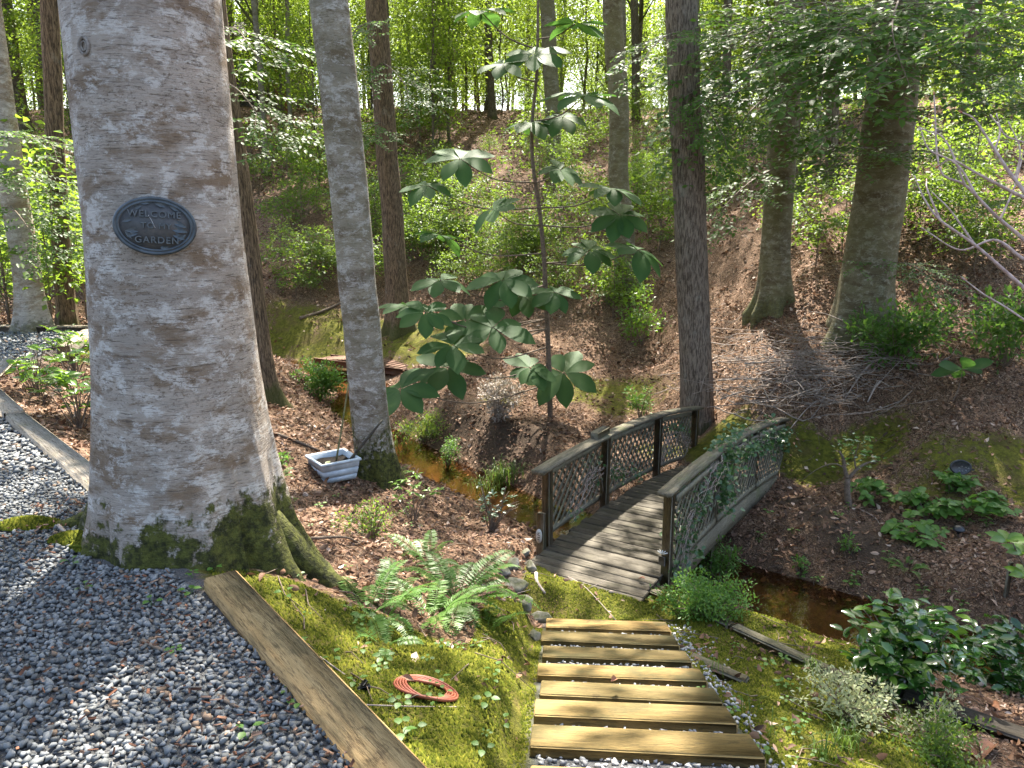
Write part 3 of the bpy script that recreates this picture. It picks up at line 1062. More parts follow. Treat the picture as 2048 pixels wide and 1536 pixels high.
# ================================================================== BRIDGE
BO = np.array([.367, 7.33]); BTH = .553; BW = 1.285; RH = .83
bd = np.array([math.sin(BTH), math.cos(BTH)]); bn = np.array([math.cos(BTH), -math.sin(BTH)])


def bz(t):
    return -1.638 + .024 * t - .022 * t * t


br = thing('footbridge', 'arched weathered wooden footbridge with lattice railings over the stream', 'footbridge', (BO[0], BO[1], bz(0)), -BTH)
# local frame: x across to the right, y along the bridge, z up; posts at y = tp
TPOST = [0, 1.38, 3.08, 4.65]


def lz(t):
    return bz(t) - bz(0)


yy = -.60
i = 0
while yy < 5.35:
    wd = rnd.choice([.135, .14, .142, .138])
    ext = rnd.uniform(-.02, .02)
    V, F = box(BW / 2, 0, 0, BW - .05 + ext * 2, wd - .008, .038, .006)
    V[:, 2] += .008 * (fbm(V[:, 0] * 2 + i * 3.3, V[:, 1] * 9, 4) - .5)
    tlt = math.atan(.024 - .044 * yy)
    skew = rnd.uniform(-.008, .008)
    link('deck_plank', mesh('deck_plank', V, F, MT['deck']), br, (skew, yy, lz(yy) - .03 + rnd.uniform(-.004, .004)), (tlt, rnd.uniform(-.006, .006), rnd.uniform(-.007, .007)))
    yy += wd
    i += 1


def arc_board(y0, y1, x0, x1, zt, zb, n=14, wob=.0, seed=0):
    """board of x0..x1 width following the arch from y0 to y1"""
    ys = np.linspace(y0, y1, n)
    zc = np.array([lz(k) for k in ys])
    V = []
    for k, yk in enumerate(ys):
        jx = wob * (fbm(np.array([yk * 3.]), np.array([seed + .5]))[0] - .5)
        V += [(x0 + jx, yk, zc[k] + zb), (x1 + jx, yk, zc[k] + zb), (x1 + jx, yk, zc[k] + zt), (x0 + jx, yk, zc[k] + zt)]
    Q = []
    for k in range(n - 1):
        a = 4 * k
        for e in range(4):
            f = (e + 1) % 4
            Q.append((a + e, a + f, a + 4 + f, a + 4 + e))
    Q += [(3, 2, 1, 0), (4 * n - 4, 4 * n - 3, 4 * n - 2, 4 * n - 1)]
    return np.array(V, float), np.array(Q)


def long_part(name, V, F, mat):
    # grain runs along local x: store the board turned a quarter so that its length lies on x
    W = np.c_[V[:, 1], -V[:, 0], V[:, 2]]
    return link(name, mesh(name, W, F, mat), br, (0, 0, 0), (0, 0, R(90)))


for sd, xc in ((0, 0.0), (1, BW)):
    sg = -1 if sd == 0 else 1
    lens = [(-.22, 2.05), (2.06, 4.88)] if sd == 0 else [(-.16, 2.35), (2.36, 4.80)]
    for y0, y1 in lens:
        V, F = arc_board(y0, y1, xc - .068, xc + .068, RH + .018, RH - .02, 16, .02, y0 + sd)
        long_part('top_rail', V, F, MT['rail'])
    for k, tp in enumerate(TPOST):
        dn = [.95, .9, .75, .55][k] if sd else [.35, .75, .75, .45][k]
        V, F = box(0, 0, 0, .088, .088, RH - .022 + dn, .006)
        V[:, 2] += (RH - .022 - dn) / 2
        link('post', mesh('post', V, F, MT['post']), br, (xc, tp, lz(tp)), (rnd.uniform(-.012, .012), rnd.uniform(-.012, .012), rnd.uniform(-.03, .03)))
    # thin rails that hold the lattice
    for nm, zz in (('lattice_rail', RH - .10), ('lattice_rail', .07)):
        for k in range(3):
            V, F = arc_board(TPOST[k] + .045, TPOST[k + 1] - .045, xc + sg * .048 - .012, xc + sg * .048 + .012, zz + .03, zz - .03, 6)
            long_part(nm, V, F, MT['lattice'])
    # crossing lattice strips, cut off at the rails
    for k in range(3):
        a0, a1 = TPOST[k] + .045, TPOST[k + 1] - .045
        zl, zh = .045, RH - .075
        for fam in (-1, 1):
            c = a0 - (zh - zl) if fam == 1 else a0
            c_end = a1 if fam == 1 else a1 + (zh - zl)
            c += .03
            while c < c_end:
                # strip line: y = c + fam * (z - zl)
                ya, za, yb, zb_ = c, zl, c + fam * (zh - zl), zh
                if fam == 1:
                    if ya < a0: za += a0 - ya; ya = a0
                    if yb > a1: zb_ -= yb - a1; yb = a1
                else:
                    if ya > a1: za += ya - a1; ya = a1
                    if yb < a0: zb_ -= a0 - yb; yb = a0
                if zb_ - za > .08:
                    p0 = np.array([xc + sg * .048 + fam * .0065, ya, lz(ya) + za]); p1 = np.array([xc + sg * .048 + fam * .0065, yb, lz(yb) + zb_])
                    L = np.linalg.norm(p1 - p0)
                    V, F = box(0, 0, 0, L, .034, .0085, .002)
                    o = link('lattice_strip', mesh('lattice_strip', V, F, MT['lattice']), br, (p0 + p1) / 2)
                    dv = p1 - p0
                    o.rotation_euler = (Quaternion((1, 0, 0), math.atan2(dv[2], dv[1])) @ Quaternion((0, 0, 1), R(90)) @ Quaternion((1, 0, 0), R(90))).to_euler()
                c += .135
# edge beams under the deck
for xc, sg in ((.0, 1), (BW, -1)):
    V, F = arc_board(-.1, 5.1, xc + (sg * .05 if sg > 0 else -.088), xc + (.088 if sg > 0 else -.05), -.052, -.27, 16)
    long_part('side_beam', V, F, MT['post'])
# outer ledger seen on the right side, stubby gusset by the near left post, block on the rail
V, F = arc_board(.1, 4.6, BW + .0455, BW + .082, .025, -.19, 14)
long_part('side_board', V, F, MT['timber_old'])
V, F = box(0, 0, 0, .085, .085, .52, .006)
V[V[:, 2] > .2, 1] *= .4
link('post_block', mesh('post_block', V, F, MT['post']), br, (-.02, -.095, .10))
V, F = box(0, 0, 0, .30, .10, .085, .008)
link('rail_block', mesh('rail_block', V, F, MT['timber_old']), br, (0, 1.22, lz(1.22) + RH + .062), (0, -.03, R(88)))
# oval metal tag with dark marks
n = 24
th = np.linspace(0, 2 * math.pi, n, endpoint=False)
ring = np.c_[.034 * np.cos(th), 0 * th, .075 * np.sign(np.sin(th)) * np.abs(np.sin(th)) ** .8]
V = np.r_[ring, ring + (0, -.012, 0), [(0, 0, 0)], [(0, -.012, 0)]]
j = np.arange(n); k = (j + 1) % n
tg_ = link('number_tag', mesh('number_tag', V, [np.c_[j, k, k + n, j + n], np.r_[np.c_[k, j, 0 * j + 2 * n], np.c_[j + n, k + n, 0 * j + 2 * n + 1]]], MT['tagmetal']), br, (-.02, -.1395, .125))
for zz, wd in ((.035, .022), (.012, .034), (-.012, .03), (-.036, .022)):
    V, F = box(0, 0, 0, wd, .004, .008, .001)
    link('mark', mesh('mark', V, F, MT['tagdark']), tg_, (rnd.uniform(-.004, .004), -.0135, zz), (0, rnd.uniform(-.5, .5), 0))
# dark label plate and frayed white tie on the near right post
V, F = box(0, 0, 0, .075, .012, .09, .003)
link('label_plate', mesh('label_plate', V, F, MT['tagdark']), br, (BW - .03, -.052, .13), (0, 0, -.3))
tie = []
for k in range(5):
    a = R(40 + 25 * k)
    tie.append(tube(curve([(0, 0, 0), (.03 * math.cos(a), -.02, .03 * math.sin(a)), (.065 * math.cos(a), -.015, .05 * math.sin(a))], 6), [.006, .006, .006, .005, .005, .003], 5))
V, F = join(tie)
link('ribbon', mesh('ribbon', V, F, MT['white']), br, (BW - .02, -.056, .20))

# far small plank bridge upstream
fb0 = ground(655, 742); fb1 = ground(800, 745)
fz = max(fb0[2], fb1[2]) + .05
fb = thing('plank_bridge', 'small red brown plank bridge over the stream behind the mottled tree', 'footbridge', (fb0[0] - .1, fb0[1], fz))
dv = np.array([fb1[0] - fb0[0] + .5, fb1[1] - fb0[1]])
FL = np.linalg.norm(dv); fa = math.atan2(dv[1], dv[0])
fb.rotation_euler = (0, 0, fa)
MT['redwood'] = wood_mat('redwood_plank', (.13, .07, .045), (.20, .115, .08), (.08, .045, .03), (.12, .10, .05), .3)
for k in range(int(FL / .15)):
    V, F = box(0, 0, 0, .14, .55, .04, .005)
    yq = np.c_[V[:, 1], -V[:, 0], V[:, 2]]
    zz = .10 * math.sin(math.pi * (k * .15) / FL)
    link('plank', mesh('plank', yq, F, MT['redwood']), fb, (.07 + k * .15, 0, zz), (0, 0, R(90)))
for sy in (-.34, .34):
    V, F = box(FL / 2, 0, -.02, FL, .05, .16, .005)
    link('side_board', mesh('side_board', V, F, MT['redwood']), fb, (0, sy * .85, .0))
print('bridge', time.time() - T0)

# ================================================================== TREES
def trunk_geo(r0, r1, h, lean=(0, 0), ns=24, nz=60, flare=.5, lobes=5, lobe_amp=.25, ridge=0., ridge_k=9., bend=.0, seed=0, zlow=-.45, wob=.04, bow=(0, 0)):
    t = np.linspace(0, 1, nz)
    z = zlow + (h - zlow) * t ** 1.6
    zp = np.maximum(z, 0)
    px = lean[0] * z + bow[0] * np.sin(np.clip(zp / h, 0, 1) * math.pi) + bend * (fbm(z * .35, 0 * z + seed, seed) - .5) * np.clip(zp, 0, 1)
    py = lean[1] * z + bow[1] * np.sin(np.clip(zp / h, 0, 1) * math.pi) + bend * (fbm(z * .35, 0 * z + seed + 9, seed + 3) - .5) * np.clip(zp, 0, 1)
    path = np.c_[px, py, z]
    rad = r1 + (r0 - r1) * (1 - np.clip(zp / h, 0, 1)) ** .85
    th = np.linspace(0, 2 * math.pi, ns, endpoint=False)
    TH, Z = np.meshgrid(th, z)
    prof = 1 + wob * (fbm(np.cos(TH) * 1.2 + Z * .8 + seed, np.sin(TH) * 1.2 + seed, seed) - .5) * 2
    hf = 1.1 * r0 + .08
    fl = np.exp(-np.maximum(Z, -.2) / hf)
    lob = .5 + .5 * np.cos(lobes * TH + seed * 1.7 + .6 * np.sin(2 * TH + seed))
    prof = prof + fl * (flare * .6 + lobe_amp * 2 * lob ** 1.5)
    if ridge:
        rr = fbm(np.cos(TH) * ridge_k + Z * .55, np.sin(TH) * ridge_k + Z * .35, seed + 5, 3)
        prof = prof + ridge * (np.abs(rr - .5) * 4 - .6)
    return path, rad, prof


def branch_tubes(pts_list):
    parts = []
    for a, b, r in pts_list:
        a = np.array(a); b = np.array(b)
        m = (a + b) / 2 + np.array([0, 0, .12 * np.linalg.norm(b - a)]) + rs.randn(3) * .06 * np.linalg.norm(b - a)
        parts.append(tube(curve([a, m, b], 7), np.linspace(r, r * .25, 7), 5, False))
    return join(parts)


LV, LF = leaf(1, .62, 1, .10, .12)


def leaf_sprays(centers, nper, rad, size, flat=.18, tilt=.35):
    n = len(centers) * nper
    c = np.repeat(centers, nper, 0)
    a = rs.rand(n) * 6.283
    r = np.sqrt(rs.rand(n))
    rr = np.repeat(np.broadcast_to(rad, (len(centers),)), nper)
    droop = np.repeat(rs.randn(len(centers), 2) * .22, nper, 0)
    off = np.c_[np.cos(a) * r * rr, np.sin(a) * r * rr, rs.randn(n) * flat * rr]
    off[:, 2] += (off[:, :2] * droop).sum(1) - .18 * r * r * rr
    b = a + rs.randn(n) * .8
    d = np.c_[np.cos(b), np.sin(b), -.25 + .35 * rs.randn(n)]
    nr = np.c_[tilt * rs.randn(n, 2) + droop * -.6, np.ones(n)]
    t = np.clip(np.repeat(rs.rand(len(centers)), nper) * .6 + .4 * rs.rand(n), 0, 1)
    return place(LV, LF, c + off, d, nr, size * (.6 + .8 * rs.rand(n)), t)


def crown_geo(Rx, z0, z1, ncl, nper, lsize, crad, shell=.5, trunk_r=.07):
    """leaf sprays through an uneven ellipsoid from z0 to z1 plus its limbs"""
    d = rand_dirs(ncl)
    r = (shell + (1 - shell) * rs.rand(ncl)) ** .6
    lump = 1 + .35 * (fbm(d[:, 0] * 2 + 5, d[:, 1] * 2 + d[:, 2] * 2) - .5) * 2
    C = d * (r * lump)[:, None] * np.array([Rx, Rx, (z1 - z0) / 2]) + (0, 0, (z0 + z1) / 2)
    V, F, t = leaf_sprays(C, nper, crad * (.6 + .8 * rs.rand(ncl)), lsize)
    idx = rs.permutation(ncl)[:max(8, ncl // 4)]
    lim = []
    for c in C[idx]:
        zs = max(z0 - .15 * (z1 - z0), c[2] - .35 * math.hypot(c[0], c[1]) - .2 * (z1 - z0))
        lim.append(((0, 0, zs), c, trunk_r * (.35 + .5 * rnd.random())))
    return (V, F, t), branch_tubes(lim)


CROWNS = []      # tall crowns, above the frame or far away
for k in range(5):
    (V, F, t), (bv, bf) = crown_geo(3.4 + .4 * k * .5, 0, 8.5, 84, 48, .175, .95, .35, .10)
    CROWNS.append((mesh('crown', V, F, MT['leaf_canopy'], t), mesh('branches', bv, bf, MT['bark_far'])))
NEARCROWNS = []   # thinner crowns for the trees round the garden: light falls through in patches
for k in range(3):
    (V, F, t), (bv, bf) = crown_geo(3.5, 0, 8.5, 66, 46, .175, .9, .35, .10)
    NEARCROWNS.append((mesh('crown', V, F, MT['leaf_canopy'], t), mesh('branches', bv, bf, MT['bark_far'])))
LOWCROWNS = []   # slim understory trees, leaves from 1.5 m up
for k in range(4):
    (V, F, t), (bv, bf) = crown_geo(1.7, 1.4, 8.0, 70, 55, .13, .75, .2, .03)
    LOWCROWNS.append((mesh('crown', V, F, MT['leaf_canopy'], t), mesh('branches', bv, bf, MT['bark_far'])))
SAPLINGS = []    # low leafy saplings of the slope
for k in range(5):
    hh = 1.5 + .35 * k
    (V, F, t), (bv, bf) = crown_geo(.75 + .12 * k, .35, hh, 22 + 3 * k, 34, .10, .42, .2, .012)
    SAPLINGS.append((mesh('foliage', V, F, MT['leaf_under'], t), join([(bv, bf), tube(curve([(0, 0, -.15), (.03, .02, hh * .5), (0, .04, hh * .95)], 8), np.linspace(.018, .005, 8), 6)])))
SAPLINGS = [(a, mesh('stem', b[0], b[1], MT['twig'])) for a, b in SAPLINGS]


def tree(name, label, base, top, r0, r1, h, bark, ns=28, nz=70, crown=None, crown_z=9., crown_s=1., flare=.5, lobes=5, lobe_amp=.22, ridge=0., ridge_k=9., seed=0, group=None, bend=.12, bow=(0, 0), wob=.04):
    """base = ground point; top = lean as (dx, dy) per metre of height"""
    tr = thing(name, label, 'tree', base, 0, group)
    P, rad, prof = trunk_geo(r0, r1, h, top, ns, nz, flare, lobes, lobe_amp, ridge, ridge_k, bend, seed, bow=bow, wob=wob)
    V, F = tube(P, rad, ns, True, prof)
    link('trunk', mesh('trunk', V, F, bark, smooth=True), tr)
    if crown is not None:
        cm, bm = NEARCROWNS[crown % 3] if base[1] < 22 else CROWNS[crown % 5]
        c = (top[0] * crown_z, top[1] * crown_z, crown_z)
        rz = rnd.uniform(0, 6.28)
        link('crown', cm, tr, c, (0, 0, rz), crown_s)
        link('branches', bm, tr, c, (0, 0, rz), crown_s)
    return tr


def lean_from(base, u1, v1):
    q = at_y(u1, v1, base[1])
    return ((q[0] - base[0]) / max(.5, (q[2] - base[2])), 0.)


# ---- the big beech with the plaque
BX, BY = -1.72, 3.80
bt = thing('beech_tree', 'huge pale grey beech with mossy root flare standing beside the gravel', 'tree', (BX, BY, 0))
ns, nz = 160, 260
t = np.linspace(0, 1, nz)
z = -.75 + (12.75) * t ** 2.0
P = np.c_[.02 * np.sin(z * .7), .02 * np.cos(z * .9), z]
zp = np.maximum(z, 0)
rad = np.interp(z, [-.8, 0, .45, .9, 1.6, 2.6, 5, 12], [.455, .44, .425, .392, .358, .345, .33, .26])
TH, Z = np.meshgrid(np.linspace(0, 2 * math.pi, ns, endpoint=False), z)
prof = 1 + .035 * (fbm(np.cos(TH) * 1.5 + Z * .9, np.sin(TH) * 1.5, 2) - .5) + .016 * (fbm(np.cos(TH) * 5 + Z * .6, np.sin(TH) * 5 + Z * 2.2, 8) - .5)
# buttress roots: (direction, width, reach, height scale)
for ang, wd, amp, hs in [(-18, .26, 1.05, .33), (-62, .30, .30, .30), (-100, .32, .20, .36), (-140, .24, .26, .30), (178, .26, .50, .30), (120, .3, .5, .3), (60, .3, .7, .35), (20, .22, .75, .40)]:
    dth = np.angle(np.exp(1j * (TH - R(ang))))
    zz = np.maximum(Z + .10 + .35 * (np.cos(TH) * .742 + np.sin(TH) * .67 > .2), -.05)
    prof += amp * np.exp(-(dth / wd) ** 2) * np.exp(-(zz / hs) ** 1.15)
low = np.exp(-np.maximum(Z, 0) / .45)
prof += low * .05 * (fbm(np.cos(TH) * 7 + Z * 1.2, np.sin(TH) * 7 + Z * 2, 12) - .5) * 2
prof += low * .03 * (fbm(np.cos(TH) * 18 + Z * 6, np.sin(TH) * 18 + Z * 6, 15) - .5) * 2
V, F = tube(P, rad, ns, True, prof)
trunkA = link('trunk', mesh('trunk', V, F, MT['beech'], smooth=True), bt)
# long surface roots
for pts, r in [([(.38, .05, .02), (.62, .05, -.26), (.86, .0, -.42), (1.2, -.06, -.62)], .11), ([(-.40, .12, .10), (-.62, .05, .015), (-.85, -.04, -.02)], .07)]:
    V, F = tube(curve(pts, 14), np.linspace(r, r * .35, 14), 14, True, 1 + .25 * (np.random.RandomState(3).rand(14, 14) - .5))
    link('root', mesh('root', V, F, MT['beech'], smooth=True), bt)
for cz, ang, s_ in ((9.5, .5, 1.1),):
    link('crown', NEARCROWNS[0][0], bt, (-1.6, 0.3, cz), (0, 0, ang), s_)
    link('branches', NEARCROWNS[0][1], bt, (-1.6, 0.3, cz), (0, 0, ang), s_)
# knot scar above the plaque: two raised rings
kn = []
for rr, th_ in ((.034, .007), (.019, .004)):
    a = np.linspace(0, 2 * math.pi, 19)
    kn.append(tube(np.c_[rr * .72 * np.cos(a), 0 * a, rr * np.sin(a)], th_, 6, False))
V, F = join(kn)
link('knot_scar', mesh('knot_scar', V, F, plain('knot_bark', (.10, .08, .06), (.30, .27, .24), 40), smooth=True), bt, (-.10, -.345, 2.335), (0, 0, R(-16)))

# ---- other named trees: (name, label, base px, upper px, width px at the foot, bark, ...)
def put_tree(name, label, bu, bv, u1, v1, wpx, bark, rt=.62, h=15, **kw):
    b = ground(bu, bv)
    r0 = wpx / FPX * depth_of(b) / 2
    return tree(name, label, b, lean_from(b, u1, v1), r0, r0 * rt, h, bark, **kw), b


TREES = {}
TREES['B'] = put_tree('beech_tree', 'slim mottled grey beech with a dark mossy foot beside the planter box', 752, 945, 657, 0, 72, MT['beech2'], .72, 16, ns=48, nz=120, crown=1, crown_z=10, flare=.22, lobe_amp=.14, seed=3, bend=.1)
TREES['C'] = put_tree('oak_tree', 'brown ridged trunk just behind the right edge of the big beech', 528, 792, 420, 0, 50, MT['ridge2'], .72, 16, ns=72, nz=160, crown=2, crown_z=10, flare=.4, lobe_amp=.2, ridge=.07, ridge_k=5, seed=4)
TREES['D'] = put_tree('oak_tree', 'brown ridged trunk on the far moss behind the mottled beech', 800, 655, 752, 0, 44, MT['ridge2'], .72, 17, ns=48, nz=120, crown=3, crown_z=10.5, flare=.35, lobe_amp=.25, ridge=.06, ridge_k=4, seed=5)
TREES['E'] = put_tree('oak_tree', 'straight grey ridged trunk at the far end of the footbridge', 1396, 868, 1364, 0, 62, MT['ridge'], .74, 17, ns=96, nz=200, crown=4, crown_z=10, flare=.16, lobe_amp=.08, ridge=.06, ridge_k=6, seed=6)
TREES['F'] = put_tree('beech_tree', 'olive grey beech with spreading dark roots at the top of the sunlit leaf bank', 1548, 605, 1575, 100, 56, MT['beech3'], .8, 16, ns=56, nz=130, crown=0, crown_z=9.5, flare=.30, lobe_amp=.24, lobes=7, seed=7)
TREES['G'] = put_tree('beech_tree', 'stout leaning olive beech with lichen rings on the right slope', 1722, 668, 1805, 0, 96, MT['beech3'], .78, 16, ns=72, nz=150, crown=1, crown_z=9.5, crown_s=1.1, flare=.28, lobe_amp=.26, lobes=5, seed=8)
TREES['I'] = put_tree('beech_tree', 'mid grey trunk on the slope behind the magnolia leaves', 1257, 578, 1225, 0, 40, MT['beech3'], .75, 17, ns=40, nz=100, crown=2, crown_z=10, flare=.4, lobe_amp=.3, seed=9, bend=.35)
TREES['J'] = put_tree('tulip_tree', 'pale straight trunk high on the slope behind the magnolia stem', 1112, 352, 1092, 0, 30, MT['beech3'], .75, 20, ns=32, nz=80, crown=3, crown_z=12, crown_s=1.1, seed=10)
TREES['N'] = put_tree('beech_tree', 'pale leaning beech standing at the far end of the gravel', 68, 662, -30, 0, 50, MT['beech4'], .75, 15, ns=48, nz=110, crown=4, crown_z=9, flare=.55, lobe_amp=.25, seed=11)
TREES['O'] = put_tree('oak_tree', 'dark short trunk right of the pale leaning beech at the gravel end', 136, 660, 115, 300, 34, MT['ridge2'], .7, 14, ns=36, nz=90, crown=0, crown_z=8.5, crown_s=.9, flare=.4, ridge=.05, ridge_k=4, seed=12)
TREES['L'] = put_tree('pine_tree', 'red brown trunk on the crest in front of the grey cabin', 567, 232, 533, 0, 20, MT['ridge3'], .8, 20, ns=24, nz=60, crown=1, crown_z=13, seed=13)
TREES['M'] = put_tree('pine_tree', 'dark brown trunk on the crest left of the red brown one', 538, 218, 488, 0, 21, MT['ridge2'], .8, 20, ns=24, nz=60, crown=2, crown_z=13, seed=14)
TREES['H'] = put_tree('oak_tree', 'thin dark trunk between the two olive beeches', 1662, 372, 1668, 60, 24, MT['bark_far'], .8, 14, ns=24, nz=60, crown=3, crown_z=9.5, crown_s=.8, seed=15)
TREES['R'] = put_tree('oak_tree', 'dark narrow trunk right behind the olive beech with spreading roots', 1592, 388, 1583, 60, 22, MT['bark_far'], .8, 15, ns=24, nz=60, crown=4, crown_z=10, crown_s=.8, seed=16)
TREES['Q'] = put_tree('oak_tree', 'brown trunk near the right frame edge beyond the bare twigs', 1930, 340, 1945, 0, 30, MT['bark_far'], .8, 16, ns=24, nz=60, crown=0, crown_z=10, seed=17)
TREES['P'] = put_tree('oak_tree', 'tall grey trunk in the upper left corner', 48, 262, 10, 0, 26, MT['bark_far'], .8, 18, ns=24, nz=60, crown=1, crown_z=11, seed=18)
TREES['K'] = put_tree('oak_tree', 'slim dark trunk on the crest left of the magnolia stem', 985, 238, 975, 0, 15, MT['bark_far'], .85, 18, ns=20, nz=50, crown=2, crown_z=12, seed=19)
TREES['S'] = put_tree('oak_tree', 'narrow dark trunk on the slope right of the grey ridged trunk', 1448, 290, 1455, 0, 17, MT['bark_far'], .85, 16, ns=20, nz=50, crown=3, crown_z=11, seed=20)
TREES['T'] = put_tree('oak_tree', 'grey trunk on the crest left of the grey ridged trunk', 1272, 240, 1268, 0, 16, MT['bark_far'], .85, 18, ns=20, nz=50, crown=4, crown_z=12, seed=22)
# a beech just outside the right edge whose low boughs reach into view
wb = np.array([7.6, 9.2, h1(7.6, 9.2)])
TREES['W'] = (tree('beech_tree', 'beech just beyond the right frame edge whose low leafy boughs hang into view', wb, (.02, 0), .26, .18, 15, MT['beech3'], crown=2, crown_z=8.5, seed=23), wb)

MARKS = [(40, 'corner trunk'), (265, 'big beech'), (440, 'brown ridged trunk'), (560, 'red brown trunk'), (670, 'mottled beech'), (765, 'far brown trunk'), (980, 'slim dark trunk'), (1085, 'magnolia stem'),
         (1240, 'mid grey trunk'), (1368, 'grey ridged trunk'), (1565, 'olive beech'), (1785, 'stout leaning beech'), (1940, 'right brown trunk')]
ORD = 'first second third fourth fifth sixth seventh eighth ninth tenth eleventh twelfth thirteenth fourteenth fifteenth sixteenth seventeenth eighteenth nineteenth twentieth'.split()


def ordinal(i):
    if i < 20:
        return ORD[i]
    return ['twenty', 'thirty', 'forty', 'fifty', 'sixty'][(i + 1) // 10 - 2] + '-' + ORD[(i + 1) % 10 - 1] if (i + 1) % 10 else ['thirtieth', 'fortieth', 'fiftieth', 'sixtieth'][(i + 1) // 10 - 3]


def name_by_gap(things, kind):
    """single out look-alike trees by the two landmark trunks they stand between and their rank in depth"""
    gaps = {}
    for o in things:
        p = np.array(o.location)
        u = 1024 + FPX * p[0] / depth_of(p)
        gaps.setdefault(sum(u > m[0] for m in MARKS), []).append((depth_of(p), o))
    for g, L in gaps.items():
        a = ('the ' + MARKS[g - 1][1]) if g else 'the left frame edge'
        b = ('the ' + MARKS[g][1]) if g < len(MARKS) else 'the right frame edge'
        for i, (z_, o) in enumerate(sorted(L, key=lambda q: q[0])):
            o['label'] = '%s between %s and %s, %s nearest' % (kind, a, b, ordinal(i)) if i else '%s between %s and %s, the nearest one' % (kind, a, b)


# ---- forest behind: copies of a few slender trees
FT = []
for k in range(6):
    r0 = [.17, .14, .20, .12, .15, .11][k]
    P, rad, prof = trunk_geo(r0, r0 * .6, 16, (rnd.uniform(-.03, .03), 0), 14, 34, .4, 5, .2, 0, 9, .3, 30 + k, zlow=-.6)
    V, F = tube(P, rad, 14, True, prof)
    FT.append((mesh('trunk', V, F, [MT['bark_far'], MT['bark_far2']][k % 2], smooth=True), P[-1]))
taken = [tuple(v[1][:2]) for v in TREES.values()]
nf = 0
while nf < 130:
    y = rnd.uniform(30, 44) if nf < 28 else rnd.uniform(44, 95)
    x = rnd.uniform(-1, 1) * (.74 * y + 3)
    if any((x - a) ** 2 + (y - b) ** 2 < (1.9 if y < 50 else 2.6) ** 2 for a, b in taken):
        continue
    taken.append((x, y))
    k = nf % 6
    tr = thing('forest_tree', 'slender grey brown tree of the woods beyond the slope crest', 'tree', (x, y, h1(x, y)), rnd.uniform(0, 6.28), 'forest trees beyond the crest')
    s_ = rnd.uniform(.85, 1.25)
    link('trunk', FT[k][0], tr, (0, 0, 0), None, (s_, s_, 1.0 + .2 * rnd.random()))
    cz = rnd.uniform(1.5, 7.5) if y > 50 else rnd.uniform(5, 9.5)
    cm, bm = CROWNS[rnd.randrange(5)]
    rz = rnd.uniform(0, 6.28); cs = rnd.uniform(.8, 1.1)
    link('crown', cm, tr, (0, 0, cz), (0, 0, rz), cs)
    link('branches', bm, tr, (0, 0, cz), (0, 0, rz), cs)
    nf += 1
# slim understory trees
US = []
for k in range(4):
    P, rad, prof = trunk_geo(.05 + .012 * k, .015, 7.8, (rnd.uniform(-.05, .05), 0), 9, 26, .2, 4, .1, 0, 9, .5, 50 + k, zlow=-.4)
    V, F = tube(P, rad, 9, True, prof)
    US.append(mesh('trunk', V, F, MT['bark_far'], smooth=True))
nf = 0
while nf < 135:
    y = rnd.uniform(25, 44) if nf < 35 else rnd.uniform(44, 78)
    x = rnd.uniform(-1, 1) * (.72 * y + 2)
    if any((x - a) ** 2 + (y - b) ** 2 < 1.3 ** 2 for a, b in taken):
        continue
    # keep the bright leaf bank on the right open
    if y < 30 and x > 3:
        continue
    taken.append((x, y))
    tr = thing('understory_tree', 'thin leafy understory tree among the trunks of the upper slope', 'tree', (x, y, h1(x, y)), rnd.uniform(0, 6.28), 'thin understory trees of the upper slope')
    k = nf % 4
    s_ = rnd.uniform(.75, 1.2) if y < 46 else rnd.uniform(1.0, 1.6)
    link('trunk', US[k], tr, (0, 0, 0), None, s_)
    link('crown', LOWCROWNS[k][0], tr, (0, 0, 0), None, s_)
    link('branches', LOWCROWNS[k][1], tr, (0, 0, 0), None, s_)
    nf += 1
name_by_gap([o for o in bpy.data.objects if o.name.startswith('forest_tree')], 'slender forest tree')
name_by_gap([o for o in bpy.data.objects if o.name.startswith('understory_tree')], 'thin understory tree')
print('forest', time.time() - T0)

# ---- leafy saplings on the slope
nsap = 0


def sapling(p, s_, k=None, label='low leafy sapling on the wooded slope', group='leafy saplings of the wooded slope'):
    global nsap
    k = nsap % 5 if k is None else k
    tr = thing('sapling', label, 'sapling', p, rnd.uniform(0, 6.28), group)
    link('stem', SAPLINGS[k][1], tr, (0, 0, 0), None, s_)
    link('foliage', SAPLINGS[k][0], tr, (0, 0, 0), None, s_)
    nsap += 1


boxes = [(560, 1330, 260, 600, 75), (690, 1250, 430, 640, 22), (1380, 1640, 280, 520, 12), (1600, 2040, 300, 560, 16), (0, 170, 330, 640, 16), (470, 680, 330, 640, 6), (560, 1330, 225, 300, 14), (440, 1330, 206, 226, 26), (1400, 2040, 215, 250, 18), (1800, 2048, 480, 720, 4)]
for u0, u1, v0, v1, n in boxes:
    for _ in range(n):
        u, v = rnd.uniform(u0, u1), rnd.uniform(v0, v1)
        if 1340 < u < 1400:
            continue
        p = ground(u, v)
        if p is None or p[1] < 13:
            continue
        sapling(p, rnd.uniform(.55, 1.15) * (1 if v < 500 else .8))

for u, v, s_ in ((150, 656, 1.25), (105, 658, 1.0), (20, 650, 1.3), (175, 640, 1.5), (60, 600, 1.3)):
    sapling(ground(u, v), s_, 3)
name_by_gap([o for o in bpy.data.objects if o.name.startswith('sapling')], 'low leafy sapling')

